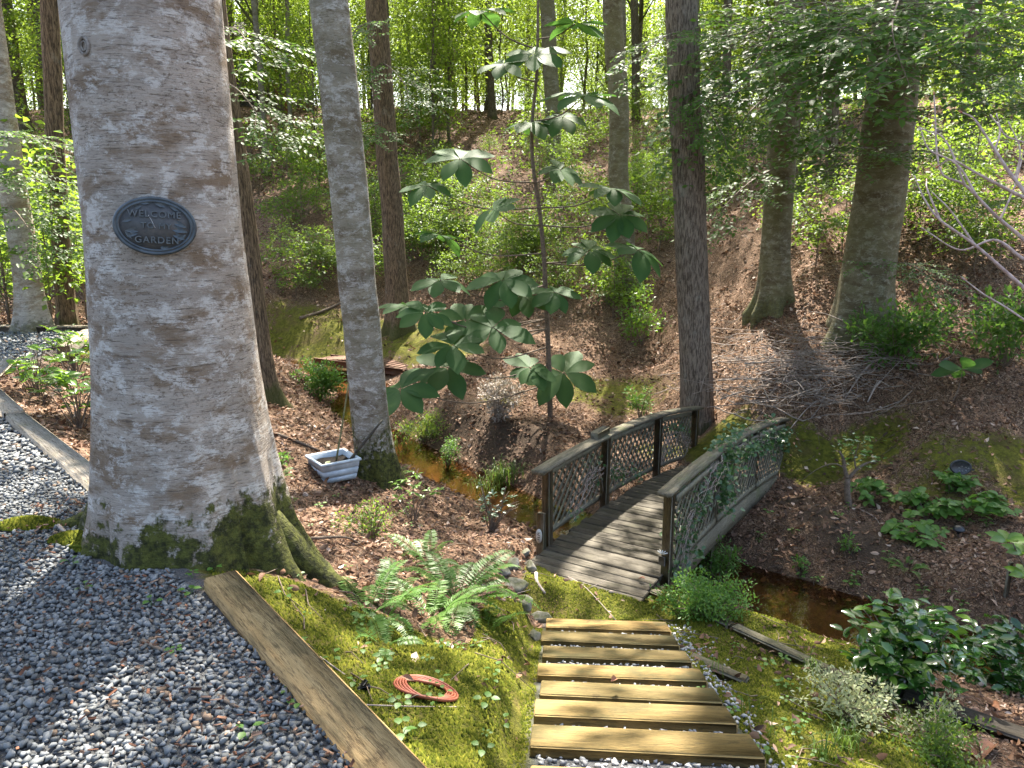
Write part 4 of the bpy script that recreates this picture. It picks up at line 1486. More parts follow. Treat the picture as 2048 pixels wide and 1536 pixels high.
# ---- low beech boughs with flat leaf sprays
def bough(L, nside, seed):
    r_ = np.random.RandomState(seed)
    main = curve([(0, 0, 0), (L * .4, .05 * L * r_.randn(), .06 * L), (L * .75, .06 * L * r_.randn(), .03 * L), (L, .05 * L * r_.randn(), -.08 * L)], 24)
    parts = [tube(main, np.linspace(.014, .003, 24), 5, False)]
    pos, dr = [], []

    def leaves_on(path, step):
        ln = np.r_[0, np.cumsum(np.linalg.norm(np.diff(path, axis=0), axis=1))]
        for k, q in enumerate(np.arange(.04, ln[-1], step)):
            p = np.array([np.interp(q, ln, path[:, i]) for i in range(3)])
            p2 = np.array([np.interp(min(q + .05, ln[-1]), ln, path[:, i]) for i in range(3)])
            t_ = unit(p2 - p + 1e-6)
            sd = 1 if k % 2 else -1
            b = np.array([-t_[1], t_[0], 0]) * sd
            pos.append(p); dr.append(t_ * .6 + b * .8 + r_.randn(3) * .15)
    for k in range(nside):
        f = .12 + .86 * k / nside
        p = main[int(f * 23)]
        sd = 1 if k % 2 else -1
        a = sd * R(52 + 12 * r_.randn())
        l2 = L * (.42 * (1 - f) + .14) * (.7 + .5 * r_.rand())
        e = p + l2 * np.array([math.cos(a), math.sin(a), -.10 + .12 * r_.randn()])
        pm = (p + e) / 2 + np.array([0, 0, .04 * l2])
        path = curve([p, pm, e], 8)
        parts.append(tube(path, np.linspace(.005, .0015, 8), 4, False))
        leaves_on(path, .042)
        for k2 in range(2):
            f2 = .35 + .3 * k2
            p_ = path[int(f2 * 7)]
            a2 = a + (1 if k2 else -1) * R(45)
            e2 = p_ + l2 * .45 * np.array([math.cos(a2), math.sin(a2), -.08 + .1 * r_.randn()])
            pt = curve([p_, e2], 5)
            parts.append(tube(pt, np.linspace(.003, .001, 5), 4, False))
            leaves_on(pt, .045)
    leaves_on(main[12:], .05)
    pos, dr = np.array(pos), np.array(dr)
    n = len(pos)
    lv_, lf_ = leaf(3, .58, .9, .12, .12)
    nr = np.c_[.28 * r_.randn(n, 2), np.ones(n)]
    LVj = place(lv_, lf_, pos, dr, nr, .062 + .035 * r_.rand(n), r_.rand(n))
    return join(parts), LVj


BOUGHS = []
for k in range(4):
    (tv_, tf_), (lv_, lf_, lt_) = bough(2.6, 15, 90 + k)
    BOUGHS.append((mesh('branch', tv_, tf_, MT['twig']), mesh('leaves', lv_, lf_, MT['leaf_beech'], lt_)))


def put_bough(key, a, b, k=None, roll=0.):
    """a leafy bough of a tree between two image pixel positions (u, v, depth)"""
    root = TREES[key][0]
    p = at_depth(*a); q = at_depth(*b)
    d = Vector(q - p)
    k = rnd.randrange(4) if k is None else k
    s_ = d.length / 2.6
    qt = d.to_track_quat('X', 'Z') @ Quaternion((1, 0, 0), roll + rnd.uniform(-.15, .15))
    o = link('branch', BOUGHS[k][0], root, Vector(p) - root.location, qt, max(.7, s_))
    link('leaves', BOUGHS[k][1], o)


def Zt(key, v):
    b = TREES[key][1]
    return b[1] / (CP - (v - 768) / FPX * SP)


for key, u0, v0, u1, v1, dz in [('F', 1572, 40, 1400, 200, 2.2), ('F', 1570, 110, 1385, 300, 2.0), ('F', 1568, 170, 1410, 370, 1.8), ('F', 1572, 90, 1450, 40, 2.6),
                                ('F', 1575, 180, 1690, 150, 2.4), ('F', 1560, 330, 1420, 480, 1.5), ('F', 1562, 260, 1650, 290, 1.8), ('F', 1572, 20, 1640, 60, 3.), ('F', 1572, 60, 1480, 160, 3.),
                                ('G', 1795, 60, 1590, 90, 2.2), ('G', 1800, 20, 1660, 170, 2.6), ('G', 1785, 120, 1600, 230, 2.), ('G', 1780, 170, 1910, 140, 2.2), ('G', 1800, 30, 1970, 70, 2.6),
                                ('G', 1790, 100, 2010, 210, 2.4), ('G', 1765, 300, 1640, 350, 1.8), ('G', 1775, 210, 1690, 300, 1.8), ('G', 1762, 310, 1930, 330, 1.8), ('G', 1735, 520, 1860, 570, 1.4), ('G', 1795, 50, 1730, 230, 2.8),
                                ('G', 1800, 0, 1850, 120, 3.2), ('W', 2250, 80, 1960, 190, .6), ('W', 2250, 20, 1900, 60, .6), ('W', 2250, 200, 1985, 240, .8), ('W', 2250, 160, 2000, 130, .4),
                                ('W', 2250, 380, 1960, 420, 0), ('E', 1368, 60, 1290, 150, 1.6), ('E', 1372, 180, 1470, 330, 1.2),
                                ('N', 5, 330, 120, 420, 1.), ('N', -5, 280, 130, 300, 1.2), ('N', 10, 400, 100, 520, .8), ('C', 440, 60, 560, 130, 1.6), ('C', 445, 160, 560, 300, 1.4), ('D', 758, 40, 640, 120, 2.), ('D', 760, 120, 850, 230, 1.8), ('D', 770, 240, 690, 330, 1.8)]:
    z0 = Zt(key, v0)
    put_bough(key, (u0, v0, z0), (u1, v1, z0 - dz))
print('boughs', time.time() - T0)

# ================================================================== PLANTS
def set_leaf(me, parent, pos, d, nrm, sc, name='leaf'):
    d = Vector(d).normalized(); n = Vector(nrm)
    n = (n - d * n.dot(d)).normalized()
    b = n.cross(d)
    o = bpy.data.objects.new(name, me)
    col.objects.link(o)
    o.parent = parent
    mw = Matrix.Translation(Vector(pos)) @ Matrix((d, b, n)).transposed().to_4x4() @ Matrix.Diagonal((sc, sc, sc, 1))
    o.matrix_local = mw
    return o


def leaf_mesh(name, mat, *a, **k):
    V, F = leaf(*a, **k)
    tn = np.where(np.abs(V[:, 1]) < 1e-6, 1.0, .25)
    return mesh(name, V, F, mat, tn, smooth=True)


LM = {
    'mag': [leaf_mesh('leaf', MT['leaf_magnolia'], 6, .52, 1.35, .08, c) for c in (.10, .22, .36)],
    'cam': [leaf_mesh('leaf', MT['leaf_camellia'], 4, .50, 1.0, .16, c) for c in (.1, .25)],
    'cam_new': [leaf_mesh('leaf', MT['leaf_bright'], 4, .50, 1.0, .16, c) for c in (.1, .22)],
    'soft': [leaf_mesh('leaf', MT['leaf_soft'], 5, .74, .8, .08, c) for c in (.12, .28)],
    'bright': [leaf_mesh('leaf', MT['leaf_bright'], 4, .38, 1.05, .15, c) for c in (.15, .3)],
    'azalea': [leaf_mesh('leaf', MT['leaf_blue'], 3, .42, 1.1, .15, .12)],
    'ivy': [leaf_mesh('leaf', MT['leaf_ivy'], 3, .8, .75, .1, .15)],
}

# ---- bigleaf magnolia sapling on the mound
mb = ground(1101, 832)
mg = thing('magnolia_sapling', 'bigleaf magnolia sapling with whorls of huge leaves on the mound beyond the stream', 'sapling', mb)
stem_px = [(1101, 832), (1098, 740), (1094, 640), (1088, 520), (1079, 420), (1066, 330), (1064, 250), (1074, 140), (1076, 20), (1080, -120)]
stem = np.array([at_y(u, v, mb[1] - .02 * k) for k, (u, v) in enumerate(stem_px)]) - mb
stem[0] = (0, 0, -.12)
stem = curve(stem, 50)
V, F = tube(stem, np.linspace(.046, .016, 50), 12)
link('trunk', mesh('trunk', V, F, MT['twig'], smooth=True), mg)
whorls = [(1128, 746, 0, 85), (1060, 735, -.5, 60), (800, 778, -2.4, 88), (895, 735, -1.8, 78), (985, 655, -1.6, 92), (930, 640, -1.2, 70), (905, 690, -2.0, 76), (850, 625, -2.2, 70), (1005, 560, -1.0, 82), (880, 560, -1.4, 66), (815, 612, -1.8, 62),
          (1045, 590, -.6, 66), (1110, 585, -.8, 62), (1275, 500, -.8, 82), (1240, 430, -.6, 72), (1225, 378, -.8, 78), (1180, 500, -.5, 66), (920, 318, -1.2, 84), (855, 372, -1.3, 64), (1068, 108, -.6, 84), (1170, 192, -1.0, 96), (1060, 245, -.3, 66),
          (1125, 235, -.4, 66), (1150, 48, -.6, 76), (960, 22, -1.0, 78), (1005, 128, -.7, 62), (880, 470, -1.4, 64), (985, 420, -.9, 60), (1120, 340, -.4, 58)]
for wi, (u, v, dz, rp) in enumerate(whorls):
    Zw = depth_of(mb) * (CP - .0 * SP) / (CP - (v - 768) / FPX * SP) * .99 + dz
    c = at_depth(u, v, Zw) - mb
    r = rp / FPX * Zw
    below = stem[(stem[:, 2] < c[2] - .12 * np.linalg.norm(c[:2])) & (stem[:, 2] > .3)]
    s0 = below[-1] if len(below) else stem[6]
    m1 = s0 * .45 + c * .55 + np.array([0, 0, -.08 * np.linalg.norm(c - s0)])
    V, F = tube(curve([s0, m1, c], 12), np.linspace(.014, .007, 12), 6)
    link('branch', mesh('branch', V, F, MT['twig'], smooth=True), mg)
    nl = rnd.choice([7, 7, 8, 8])
    ph0 = rnd.uniform(0, 6.28)
    tx, ty = rnd.gauss(0, .2), rnd.gauss(.55, .2)
    for k in range(nl):
        a = ph0 + 2 * math.pi * k / nl + rnd.uniform(-.15, .15)
        d = Vector((math.cos(a), math.sin(a), rnd.uniform(-.18, .12) + tx * math.cos(a) + ty * math.sin(a)))
        set_leaf(LM['mag'][rnd.randrange(3)], mg, c + np.array([d.x, d.y, 0]) * .02, d, (rnd.gauss(-tx, .1), rnd.gauss(-ty, .1), 1), r * rnd.uniform(.75, 1.05))

# single whorl on a young magnolia at the right
sb = ground(1905, 800)
sm = thing('magnolia_seedling', 'single whorl of broad leaves on a thin stem at the right leaf bank', 'seedling', sb)
c = at_y(1925, 738, sb[1] - .1) - sb
V, F = tube(curve([(0, 0, -.05), c * .5 + (.03, 0, 0), c], 10), np.linspace(.009, .005, 10), 6)
link('stem', mesh('stem', V, F, MT['twig']), sm)
for k in range(6):
    a = .3 + 2 * math.pi * k / 6
    set_leaf(LM['mag'][0], sm, c, (math.cos(a), math.sin(a) * .8, .1 - .5 * math.sin(a)), (0, -.75, 1), .36 + .05 * rnd.random())


# ---- shrubs whose leaves can be told apart
def shrub(name, label, base, h, rx, nst, nl, key, ls, stem_r=.008, key2=None, f2=0., bark='twig', whorl=5, lift=.35, top_bias=1.0, cat='shrub', group=None, lean=(0, 0)):
    sh = thing(name, label, cat, base, 0, group)
    tips = []
    for k in range(nst):
        a = rnd.uniform(0, 6.28); rr = rx * math.sqrt(rnd.random())
        zt = h * (1 - .45 * (rr / rx) ** 2) * rnd.uniform(.72, 1.0)
        e = np.array([rr * math.cos(a) + lean[0] * zt, rr * math.sin(a) + lean[1] * zt, zt])
        P = curve([(rnd.uniform(-.03, .03), rnd.uniform(-.03, .03), -.06), e * np.array([.35, .35, .5]) + rs.randn(3) * .03, e], 9)
        V, F = tube(P, np.linspace(stem_r, stem_r * .35, 9), 5)
        link('stem', mesh('stem', V, F, MT[bark]), sh)
        tips.append(P)
    n = 0
    while n < nl:
        P = tips[rnd.randrange(nst)]
        f = 1 - abs(rnd.gauss(0, .28)) * top_bias
        if f < .15: continue
        i_ = int(f * 8)
        p = P[i_] + rs.randn(3) * .05 * min(1., h)
        a0 = rnd.uniform(0, 6.28)
        for k in range(whorl):
            if n >= nl: break
            a = a0 + k * 2.4 + rnd.uniform(-.3, .3)
            me = LM[key2] if key2 and rnd.random() < f2 * (f > .8) else LM[key]
            set_leaf(me[rnd.randrange(len(me))], sh, p + rs.randn(3) * .012, (math.cos(a), math.sin(a), lift + rnd.gauss(-.1, .3)), (rnd.gauss(0, .35), rnd.gauss(-.2, .35), 1), ls * rnd.uniform(.65, 1.15))
            n += 1
    return sh


def mass_shrub(name, label, base, h, rx, nst, ncl, nper, mat, ls, wd=.5, crad=.09, bark='twig', cat='shrub', group=None, lean=(0, 0), z0=.3, tilt=.5):
    """shrub with leaves too small to pick apart"""
    sh = thing(name, label, cat, base, 0, group)
    C = []
    for k in range(nst):
        a = rnd.uniform(0, 6.28); rr = rx * math.sqrt(rnd.random())
        zt = h * (1 - .4 * (rr / rx) ** 2) * rnd.uniform(.75, 1.0)
        e = np.array([rr * math.cos(a) + lean[0] * zt, rr * math.sin(a) + lean[1] * zt, zt])
        P = curve([(0, 0, -.05), e * np.array([.4, .4, .5]) + rs.randn(3) * .02, e], 8)
        V, F = tube(P, np.linspace(.009, .002, 8), 5)
        link('stem', mesh('stem', V, F, MT[bark]), sh)
        for _ in range(max(1, ncl // nst)):
            f = z0 + (1 - z0) * rnd.random() ** .6
            C.append(P[min(7, int(f * 7.99))] + rs.randn(3) * np.array([.16 * rx, .16 * rx, .06 * h]))
    C = np.array(C)
    n = len(C) * nper
    c = np.repeat(C, nper, 0)
    off = unit(rs.randn(n, 3)) * (rs.rand(n, 1) ** .5) * crad
    d = unit(off) + rs.randn(n, 3) * .4 + np.array([0, 0, .25])
    tv, tf = leaf(2, wd, 1, .12, .12)
    V, F, t = place(tv, tf, c + off, d, np.c_[tilt * rs.randn(n, 2), np.ones(n)], ls * (.6 + .7 * rs.rand(n)), np.clip(np.repeat(rs.rand(len(C)), nper) * .5 + .5 * rs.rand(n), 0, 1))
    link('foliage', mesh('foliage', V, F, mat, t), sh)
    return sh


# camellia over the pool, right foreground
g = ground(1830, 1420)
shrub('camellia_shrub', 'glossy dark green camellia shrub leaning over the pool at lower right', (g[0] + .1, g[1] + .3, h1(g[0] + .1, g[1] + .3)), .72, .46, 18, 290, 'cam', .12, .008, 'cam_new', .5, lift=.2, top_bias=1.3, whorl=4)
shrub('camellia_shrub', 'second camellia shrub cut by the right frame edge above the dark timber', (3.55, 4.95, h1(3.55, 4.95)), .85, .38, 10, 120, 'cam', .12, .008, 'cam_new', .3, lift=.2, top_bias=1.4, whorl=4)
cmf = [o for o in bpy.data.objects if o.name.startswith('camellia_shrub')]
for cs_, rr_, hh_ in zip(cmf, (.42, .34), (.62, .7)):
    n = 420
    P = unit(rs.randn(n, 3)) * (rs.rand(n, 1) ** .45) * np.array([rr_, rr_, hh_ * .5]) + (0, 0, hh_ * .55)
    a = rs.rand(n) * 6.283
    tv, tf = leaf(3, .5, 1, .16, .15)
    V, F, t = place(tv, tf, P, np.c_[np.cos(a), np.sin(a), .3 * rs.randn(n)], np.c_[.5 * rs.randn(n, 2), np.ones(n)], .08 + .035 * rs.rand(n))
    link('inner_foliage', mesh('inner_foliage', V, F, MT['leaf_camellia'], t), cs_, kind='stuff')
# leaf cluster reaching in from the right edge
gq = at_depth(2025, 1085, 6.2)
pb = thing('rhododendron', 'pale green broad-leaved branch tip reaching in at the right frame edge', 'shrub', (gq[0] + .25, gq[1], h1(gq[0] + .25, gq[1])))
q0 = np.array(gq) - np.array(pb.location)
V, F = tube(curve([(0, 0, -.1), (.05, 0, q0[2] * .6), (q0[0], q0[1], q0[2])], 10), np.linspace(.014, .006, 10), 6)
link('stem', mesh('stem', V, F, MT['twig']), pb)
for c_, n_ in ((q0 + (-.08, -.05, .03), 6), (q0 + (.10, .0, -.10), 6), (q0 + (.15, 0, -.3), 6)):
    for k in range(n_):
        a = k * 6.28 / n_ + .4
        set_leaf(LM['cam_new'][k % 2], pb, c_, (math.cos(a), math.sin(a) * .7, .35), (-.1, -.5, 1), .17)
# leafy soft-leaved clump on the far bank (right)
for (u, v), lab, h_, r_, nl in [((1745, 1005), 'soft green broad-leaved plant right of the gnarled shrub', .34, .26, 60), ((1850, 1040), 'large soft green leafy plant in front of the black sign stake', .36, .34, 90), ((1960, 1025), 'soft green leafy plant at the right end of the leafy clump', .32, .28, 60),
                                ((1835, 1080), 'low pale green leafy plant below the large soft clump', .22, .24, 50), ((1900, 985), 'soft green plant at the foot of the black sign stake', .3, .26, 50)]:
    shrub('leafy_plant', lab, ground(u, v), h_, r_ * 1.5, 16, int(nl * 2.2), 'soft', .12, .004, lift=.15, top_bias=.9, whorl=3, cat='plant', bark='twig')
# glossy bushes left of the beech behind the timber
for (u, v), lab, h_, r_, nl in [((160, 855), 'bright glossy green bush directly left of the big beech', .78, .38, 230), ((75, 790), 'half bare bush with green leaves at the left frame edge', .62, .34, 100), ((150, 745), 'yellow green sunlit bush behind the glossy bush', .6, .42, 120)]:
    shrub('garden_bush', lab, ground(u, v), h_, r_, 20, nl, 'bright', .115, .006, lift=.45, top_bias=.75, whorl=6)
# azalea shrub by the bridge post and another by the mottled beech
shrub('azalea_shrub', 'blue green leggy azalea on two bare stems left of the bridge post', ground(985, 1062), .66, .30, 12, 110, 'azalea', .062, .010, lift=.3, top_bias=.9, whorl=6)
shrub('young_shrub', 'thin shrub with bright lime leaves right of the mottled beech', ground(825, 1040), .62, .26, 10, 80, 'bright', .07, .006, lift=.2, top_bias=.8, whorl=5)
# shrubs with small leaves
mass_shrub('azalea_shrub', 'low twiggy azalea with small green leaves right of the beech root', ground(745, 1075), .34, .26, 14, 40, 26, MT['leaf_under'], .03, crad=.07)
mass_shrub('boxwood_shrub', 'dense small-leaved green shrub at the foot of the near right bridge post', ground(1420, 1235), .30, .36, 22, 120, 40, MT['leaf_soft'], .030, crad=.075)
mass_shrub('boxwood_shrub', 'tiny tuft of small leaves at the start of the mossy edging board', ground(1358, 1230), .12, .09, 6, 14, 26, MT['leaf_soft'], .024, crad=.05)
mass_shrub('nandina_shrub', 'airy nandina with bright pointed leaflets beside the bridge railing', ground(1440, 1190), .66, .22, 9, 60, 22, MT['leaf_soft'], .050, .34, .10, z0=.45)
mass_shrub('euonymus_shrub', 'cream variegated small-leaved shrub beside the dark edging timber', ground(1700, 1440), .24, .27, 16, 60, 30, MT['leaf_cream'], .030, .45, .065)
mass_shrub('euonymus_shrub', 'low cream variegated sprigs along the edging timber at lower right', ground(1830, 1465), .16, .34, 12, 50, 24, MT['leaf_cream'], .026, .45, .06)
mass_shrub('ground_shrub', 'small green shrub at the lower right corner among curled dead leaves', ground(1870, 1520), .18, .32, 14, 70, 30, MT['leaf_under'], .026, .45, .06)
mass_shrub('holly_bush', 'dried pale brown leafed bush beside the magnolia stem on the mound', ground(1000, 838), .80, .42, 16, 90, 26, MT['leaf_dry'], .06, .5, .12, z0=.15)
mass_shrub('garden_bush', 'green bush on the stream bank by the small plank bridge', ground(640, 800), .85, .55, 14, 70, 30, MT['leaf_soft'], .075, .5, .14)
mass_shrub('garden_bush', 'dark weedy bush on the near stream bank left of the mound', ground(850, 880), .5, .4, 12, 60, 26, MT['leaf_under'], .05, .4, .12)
mass_shrub('weedy_plant', 'pale weedy plant on the bank below the mound', ground(895, 940), .55, .2, 8, 34, 22, MT['leaf_soft'], .04, .5, .09)
mass_shrub('rhododendron', 'upright plant with leaf tufts beyond the bridge rail', ground(1280, 840), .62, .2, 8, 20, 24, MT['leaf_soft'], .085, .32, .08, z0=.6)
mass_shrub('leafy_sapling', 'dense dark green leafy sapling in front of the leaning olive beech', ground(1790, 730), 1.15, .75, 16, 90, 26, MT['leaf_beech'], .10, .48, .2, z0=.25)
mass_shrub('leafy_sapling', 'yellow green sapling beside the leaf bank left of the grey ridged trunk', ground(1285, 690), 1.25, .5, 10, 46, 24, MT['leaf_bright'], .09, .5, .2)
mass_shrub('leafy_sapling', 'green sapling at the right frame edge below the bare twigs', ground(2010, 735), 1.0, .6, 12, 60, 24, MT['leaf_beech'], .095, .5, .2)
for (u, v), lab in [((1700, 1105), 'lonely three-leaved sprout on the muddy far bank'), ((1600, 1150), 'small sprig growing at the far edge of the amber pool'), ((560, 940), 'tiny sprig below the sunlit leaf patch')]:
    mass_shrub('sprout', lab, ground(u, v), .2, .09, 4, 8, 12, MT['leaf_soft'], .045, .5, .05, cat='plant')
# gnarled bonsai-like shrub on the far bank
gb = ground(1697, 1012)
gn = thing('gnarled_shrub', 'small gnarled shrub with forked bare trunk and tuft of leaves on the far bank', 'shrub', gb)
Y_ = depth_of(gb)
f_ = Y_ / FPX


def loc2(u, v, dy=0.):
    return np.array([(u - 1697) * f_, dy, (1012 - v) * f_ * 1.02])


V, F = join([tube(curve([loc2(1700, 1020), loc2(1692, 985), loc2(1690, 955)], 8), np.linspace(.045, .032, 8), 9),
             tube(curve([loc2(1690, 957), loc2(1682, 935), loc2(1678, 915), loc2(1668, 900)], 8), np.linspace(.028, .010, 8), 8),
             tube(curve([loc2(1690, 957), loc2(1705, 938), loc2(1722, 925), loc2(1742, 920)], 8), np.linspace(.026, .009, 8), 8),
             tube(curve([loc2(1684, 935), loc2(1660, 925), loc2(1630, 935), loc2(1600, 958)], 8), np.linspace(.010, .003, 8), 6),
             tube(curve([loc2(1705, 938), loc2(1700, 915), loc2(1705, 885)], 8), np.linspace(.012, .004, 8), 6)])
link('trunk', mesh('trunk', V, F, MT['twig'], smooth=True), gn)
for k in range(90):
    u, v = rnd.gauss(1700, 20), rnd.uniform(868, 930)
    if rnd.random() < .12:
        u, v = rnd.gauss(1742, 5), rnd.uniform(905, 925)
    a = rnd.uniform(0, 6.28)
    set_leaf(LM['cam'][k % 2] if k % 3 else LM['cam_new'][0], gn, loc2(u, v, rnd.gauss(0, .12)), (math.cos(a), math.sin(a), .3), (rnd.gauss(0, .3), -.3, 1), rnd.uniform(.055, .085))

# ---- ferns
def frond_geo(L, npin, w0, arch, seed):
    r_ = np.random.RandomState(seed)
    t = np.linspace(0, 1, 22)
    P = np.c_[L * np.sin(t * arch) / arch, .02 * L * np.sin(t * 4 + seed), L * .9 * (1 - np.cos(t * arch * 1.0)) * -.55 + L * .75 * t * (1 - .45 * t)]
    parts = [tube(P, np.linspace(.0028, .0008, 22), 4, False)]
    tt = np.linspace(.16, .985, npin)
    pos = np.array([[np.interp(q, t, P[:, i]) for i in range(3)] for q in tt])
    tan = unit(np.gradient(pos, axis=0))
    wd = w0 * np.interp(tt, [.1, .3, .45, .8, 1.], [.7, 1.0, 1.0, .55, .08])
    lv_, lf_ = leaf(2, .27, .55, .06, .10)
    up = np.cross(tan, np.c_[-tan[:, 1], tan[:, 0], 0 * tan[:, 0]])
    pieces = []
    for sd in (-1, 1):
        b = np.c_[-tan[:, 1], tan[:, 0], 0 * tan[:, 0]] * sd
        d = b + tan * .28 + r_.randn(npin, 3) * .06
        nr = np.array([0, 0, 1.]) - .25 * b + r_.randn(npin, 3) * .08
        pieces.append(place(lv_, lf_, pos, d, nr, wd, np.full(npin, .45) + .25 * r_.rand(npin)))
    V, F = join([(parts[0][0], parts[0][1])] + [(p[0], p[1]) for p in pieces])
    tint = np.r_[np.full(len(parts[0][0]), .3), pieces[0][2], pieces[1][2]]
    return mesh('frond', V, F, MT['leaf_fern'], tint)


FRONDS = [frond_geo(.60, 30, .085, 1.1, 1), frond_geo(.52, 28, .075, 1.35, 2), frond_geo(.42, 24, .065, 1.5, 3)]
for (u, v), lab, n_, s_ in [((915, 1205), 'largest fern clump with long arching fronds left of the stepping stones', 15, 1.0), ((770, 1230), 'fern clump at the end of the mossy beech root', 9, .78), ((735, 1225), 'low fern with broad fronds touching the moss by the timber', 6, .7), ((870, 1240), 'pale sunlit fern in front of the largest fern clump', 5, .8),
                            ((975, 1262), 'small fern beside the mossy stones', 5, .62), ((560, 955), 'single upright fern left of the planter box', 3, .45), ((770, 1290), 'drooping fern at the edge of the sunlit moss', 4, .5), ((1010, 1010), 'tiny fern under the azalea', 3, .35),
                            ((800, 950), 'fern behind the lime-leaved shrub', 5, .5), ((1815, 1140), 'lacy light green fern on the far bank', 7, .55), ((860, 1130), 'shaded fern behind the largest clump', 7, .75)]:
    p = ground(u, v)
    fn = thing('fern', lab, 'fern', p)
    ph0 = rnd.uniform(0, 6.28)
    n_ = int(n_ * 1.5)
    for k in range(n_):
        a = ph0 + k * 6.28 / n_ + rnd.uniform(-.25, .25)
        link('frond', FRONDS[rnd.randrange(3)], fn, (.02 * math.cos(a), .02 * math.sin(a), -.01), (rnd.gauss(0, .18), rnd.uniform(-.55, .2), a), s_ * rnd.uniform(.85, 1.25))

# ---- grass tufts on the bank, strap-leaved tufts by the stair
def grass(name, label, p, n_, L, sp, cat='grass tuft', mat='grass', group=None):
    o_parts, tints = [], []
    for k in range(n_):
        a = rnd.uniform(0, 6.28); l_ = L * rnd.uniform(.5, 1.1); b0 = np.array([rnd.gauss(0, sp), rnd.gauss(0, sp), -.01])
        out = np.array([math.cos(a), math.sin(a), 0]) * l_ * rnd.uniform(.3, .8)
        P = curve([b0, b0 + out * .35 + (0, 0, l_ * .65), b0 + out + (0, 0, l_ * rnd.uniform(.3, .8))], 6)
        wv = np.array([-math.sin(a), math.cos(a), 0]) * L * .014
        Wd = np.array([1, 1, .9, .7, .45, .05])[:, None] * wv
        V = np.r_[P - Wd, P + Wd]
        o_parts.append((V, np.array([(i, i + 1, i + 7, i + 6) for i in range(5)])))
        tints.append(np.full(12, rnd.random()))
    V, F = join(o_parts)
    o = link(name, mesh(name, V, F, MT[mat], np.concatenate(tints)), None, p)
    return tag(o, label, cat, group)


for (u, v), lab, n_, L in [((1010, 960), 'drooping green grass tuft on the stream bank left of the bridge rail', 130, .42), ((975, 985), 'grass clump hanging into the stream beside the azalea', 80, .34), ((800, 900), 'thin grass on the bank right of the mottled beech', 90, .3), ((1625, 1345), 'strap-leaved grass tuft on the mossy edging board', 26, .2),
                           ((1420, 1345), 'small strap-leaved sprout right of the stair', 9, .14), ((1490, 1425), 'small strap-leaved sprout by the lower treads', 10, .15), ((1540, 1475), 'strap-leaved sprout near the bottom of the stair', 12, .15), ((1690, 1500), 'dry thin grass in the sunlit moss at lower right', 40, .22), ((1650, 1520), 'wispy grass at the lower frame edge', 30, .2)]:
    grass('grass_tuft', lab, ground(u, v), n_, L, .03 + .1 * (n_ > 60))

# ---- tiny seedlings in moss, mulch and gravel
sd_me = []
for k in range(3):
    parts = []; tt = []
    for j in range(3 + k):
        a = j * 6.28 / (3 + k) + .3 * k
        hh = .035 + .02 * rnd.random()
        e = np.array([.02 * math.cos(a), .02 * math.sin(a), hh])
        parts.append(tube(curve([(0, 0, -.01), e], 3), .0012, 4, False))
        tt.append(np.full(12, .3))
        lv_, lf_ = leaf(4, .72, .8, .08, .15)
        V, F, t_ = place(lv_, lf_, e[None], np.array([[math.cos(a), math.sin(a), .1]]), np.array([[0, -.25, 1.]]), np.array([.034 + .014 * rnd.random()]), np.array([rnd.random()]))
        parts.append((V, F)); tt.append(t_)
    V, F = join(parts)
    sd_me.append(mesh('seedling', V, F, MT['leaf_soft'], np.concatenate(tt)))
spots = []
while len(spots) < 36:
    u, v = rnd.uniform(560, 1010), rnd.uniform(1190, 1530)
    s = side(*ground(u, v)[:2])[0]
    if s > .14:
        spots.append((u, v, 'moss'))
for u, v in [(145, 1135), (170, 1185), (305, 1215), (350, 1310), (380, 1195), (575, 1390), (600, 1420), (495, 1480), (410, 1125), (385, 1155), (430, 1145)]:
    spots.append((u, v, 'gravel'))
for _ in range(34):
    spots.append((rnd.uniform(1480, 1980), rnd.uniform(1000, 1230), 'bank'))
for _ in range(26):
    spots.append((rnd.uniform(1400, 1760), rnd.uniform(1290, 1530), 'right'))
for _ in range(22):
    spots.append((rnd.uniform(560, 1000), rnd.uniform(960, 1180), 'mulch'))
LB = {'moss': ('tiny green seedling in the moss between timber and stair', 'seedlings in the moss slope'), 'gravel': ('tiny green seedling sprouting from the gravel', 'seedlings in the gravel'),
      'bank': ('tiny green seedling on the muddy far bank', 'seedlings on the far bank'), 'right': ('tiny green seedling in the moss right of the stair', 'seedlings right of the stair'), 'mulch': ('tiny green seedling in the leaf mulch behind the ferns', 'seedlings in the mulch')}
for u, v, kd in spots:
    p = ground(u, v)
    d_, wz_, hw_ = stream(np.array([p[0]]), np.array([p[1]]))
    if d_[0] < hw_[0] + .05:
        continue
    if kd == 'moss' and abs(path_uv(p[0], p[1])[1]) < .5:
        continue
    o = link('seedling', sd_me[rnd.randrange(3)], None, p, (0, 0, rnd.uniform(0, 6.28)), rnd.uniform(.45, 1.0) * (1.5 if kd == 'bank' else 1))
    tag(o, LB[kd][0], 'seedling', LB[kd][1])

for kd, (lab, grp) in LB.items():
    L = sorted([o for o in bpy.data.objects if o.get('group') == grp], key=lambda o: o.location[0] / depth_of(np.array(o.location)))
    for i, o in enumerate(L):
        o['label'] = lab + ', ' + ordinal(i) + ' from the left'

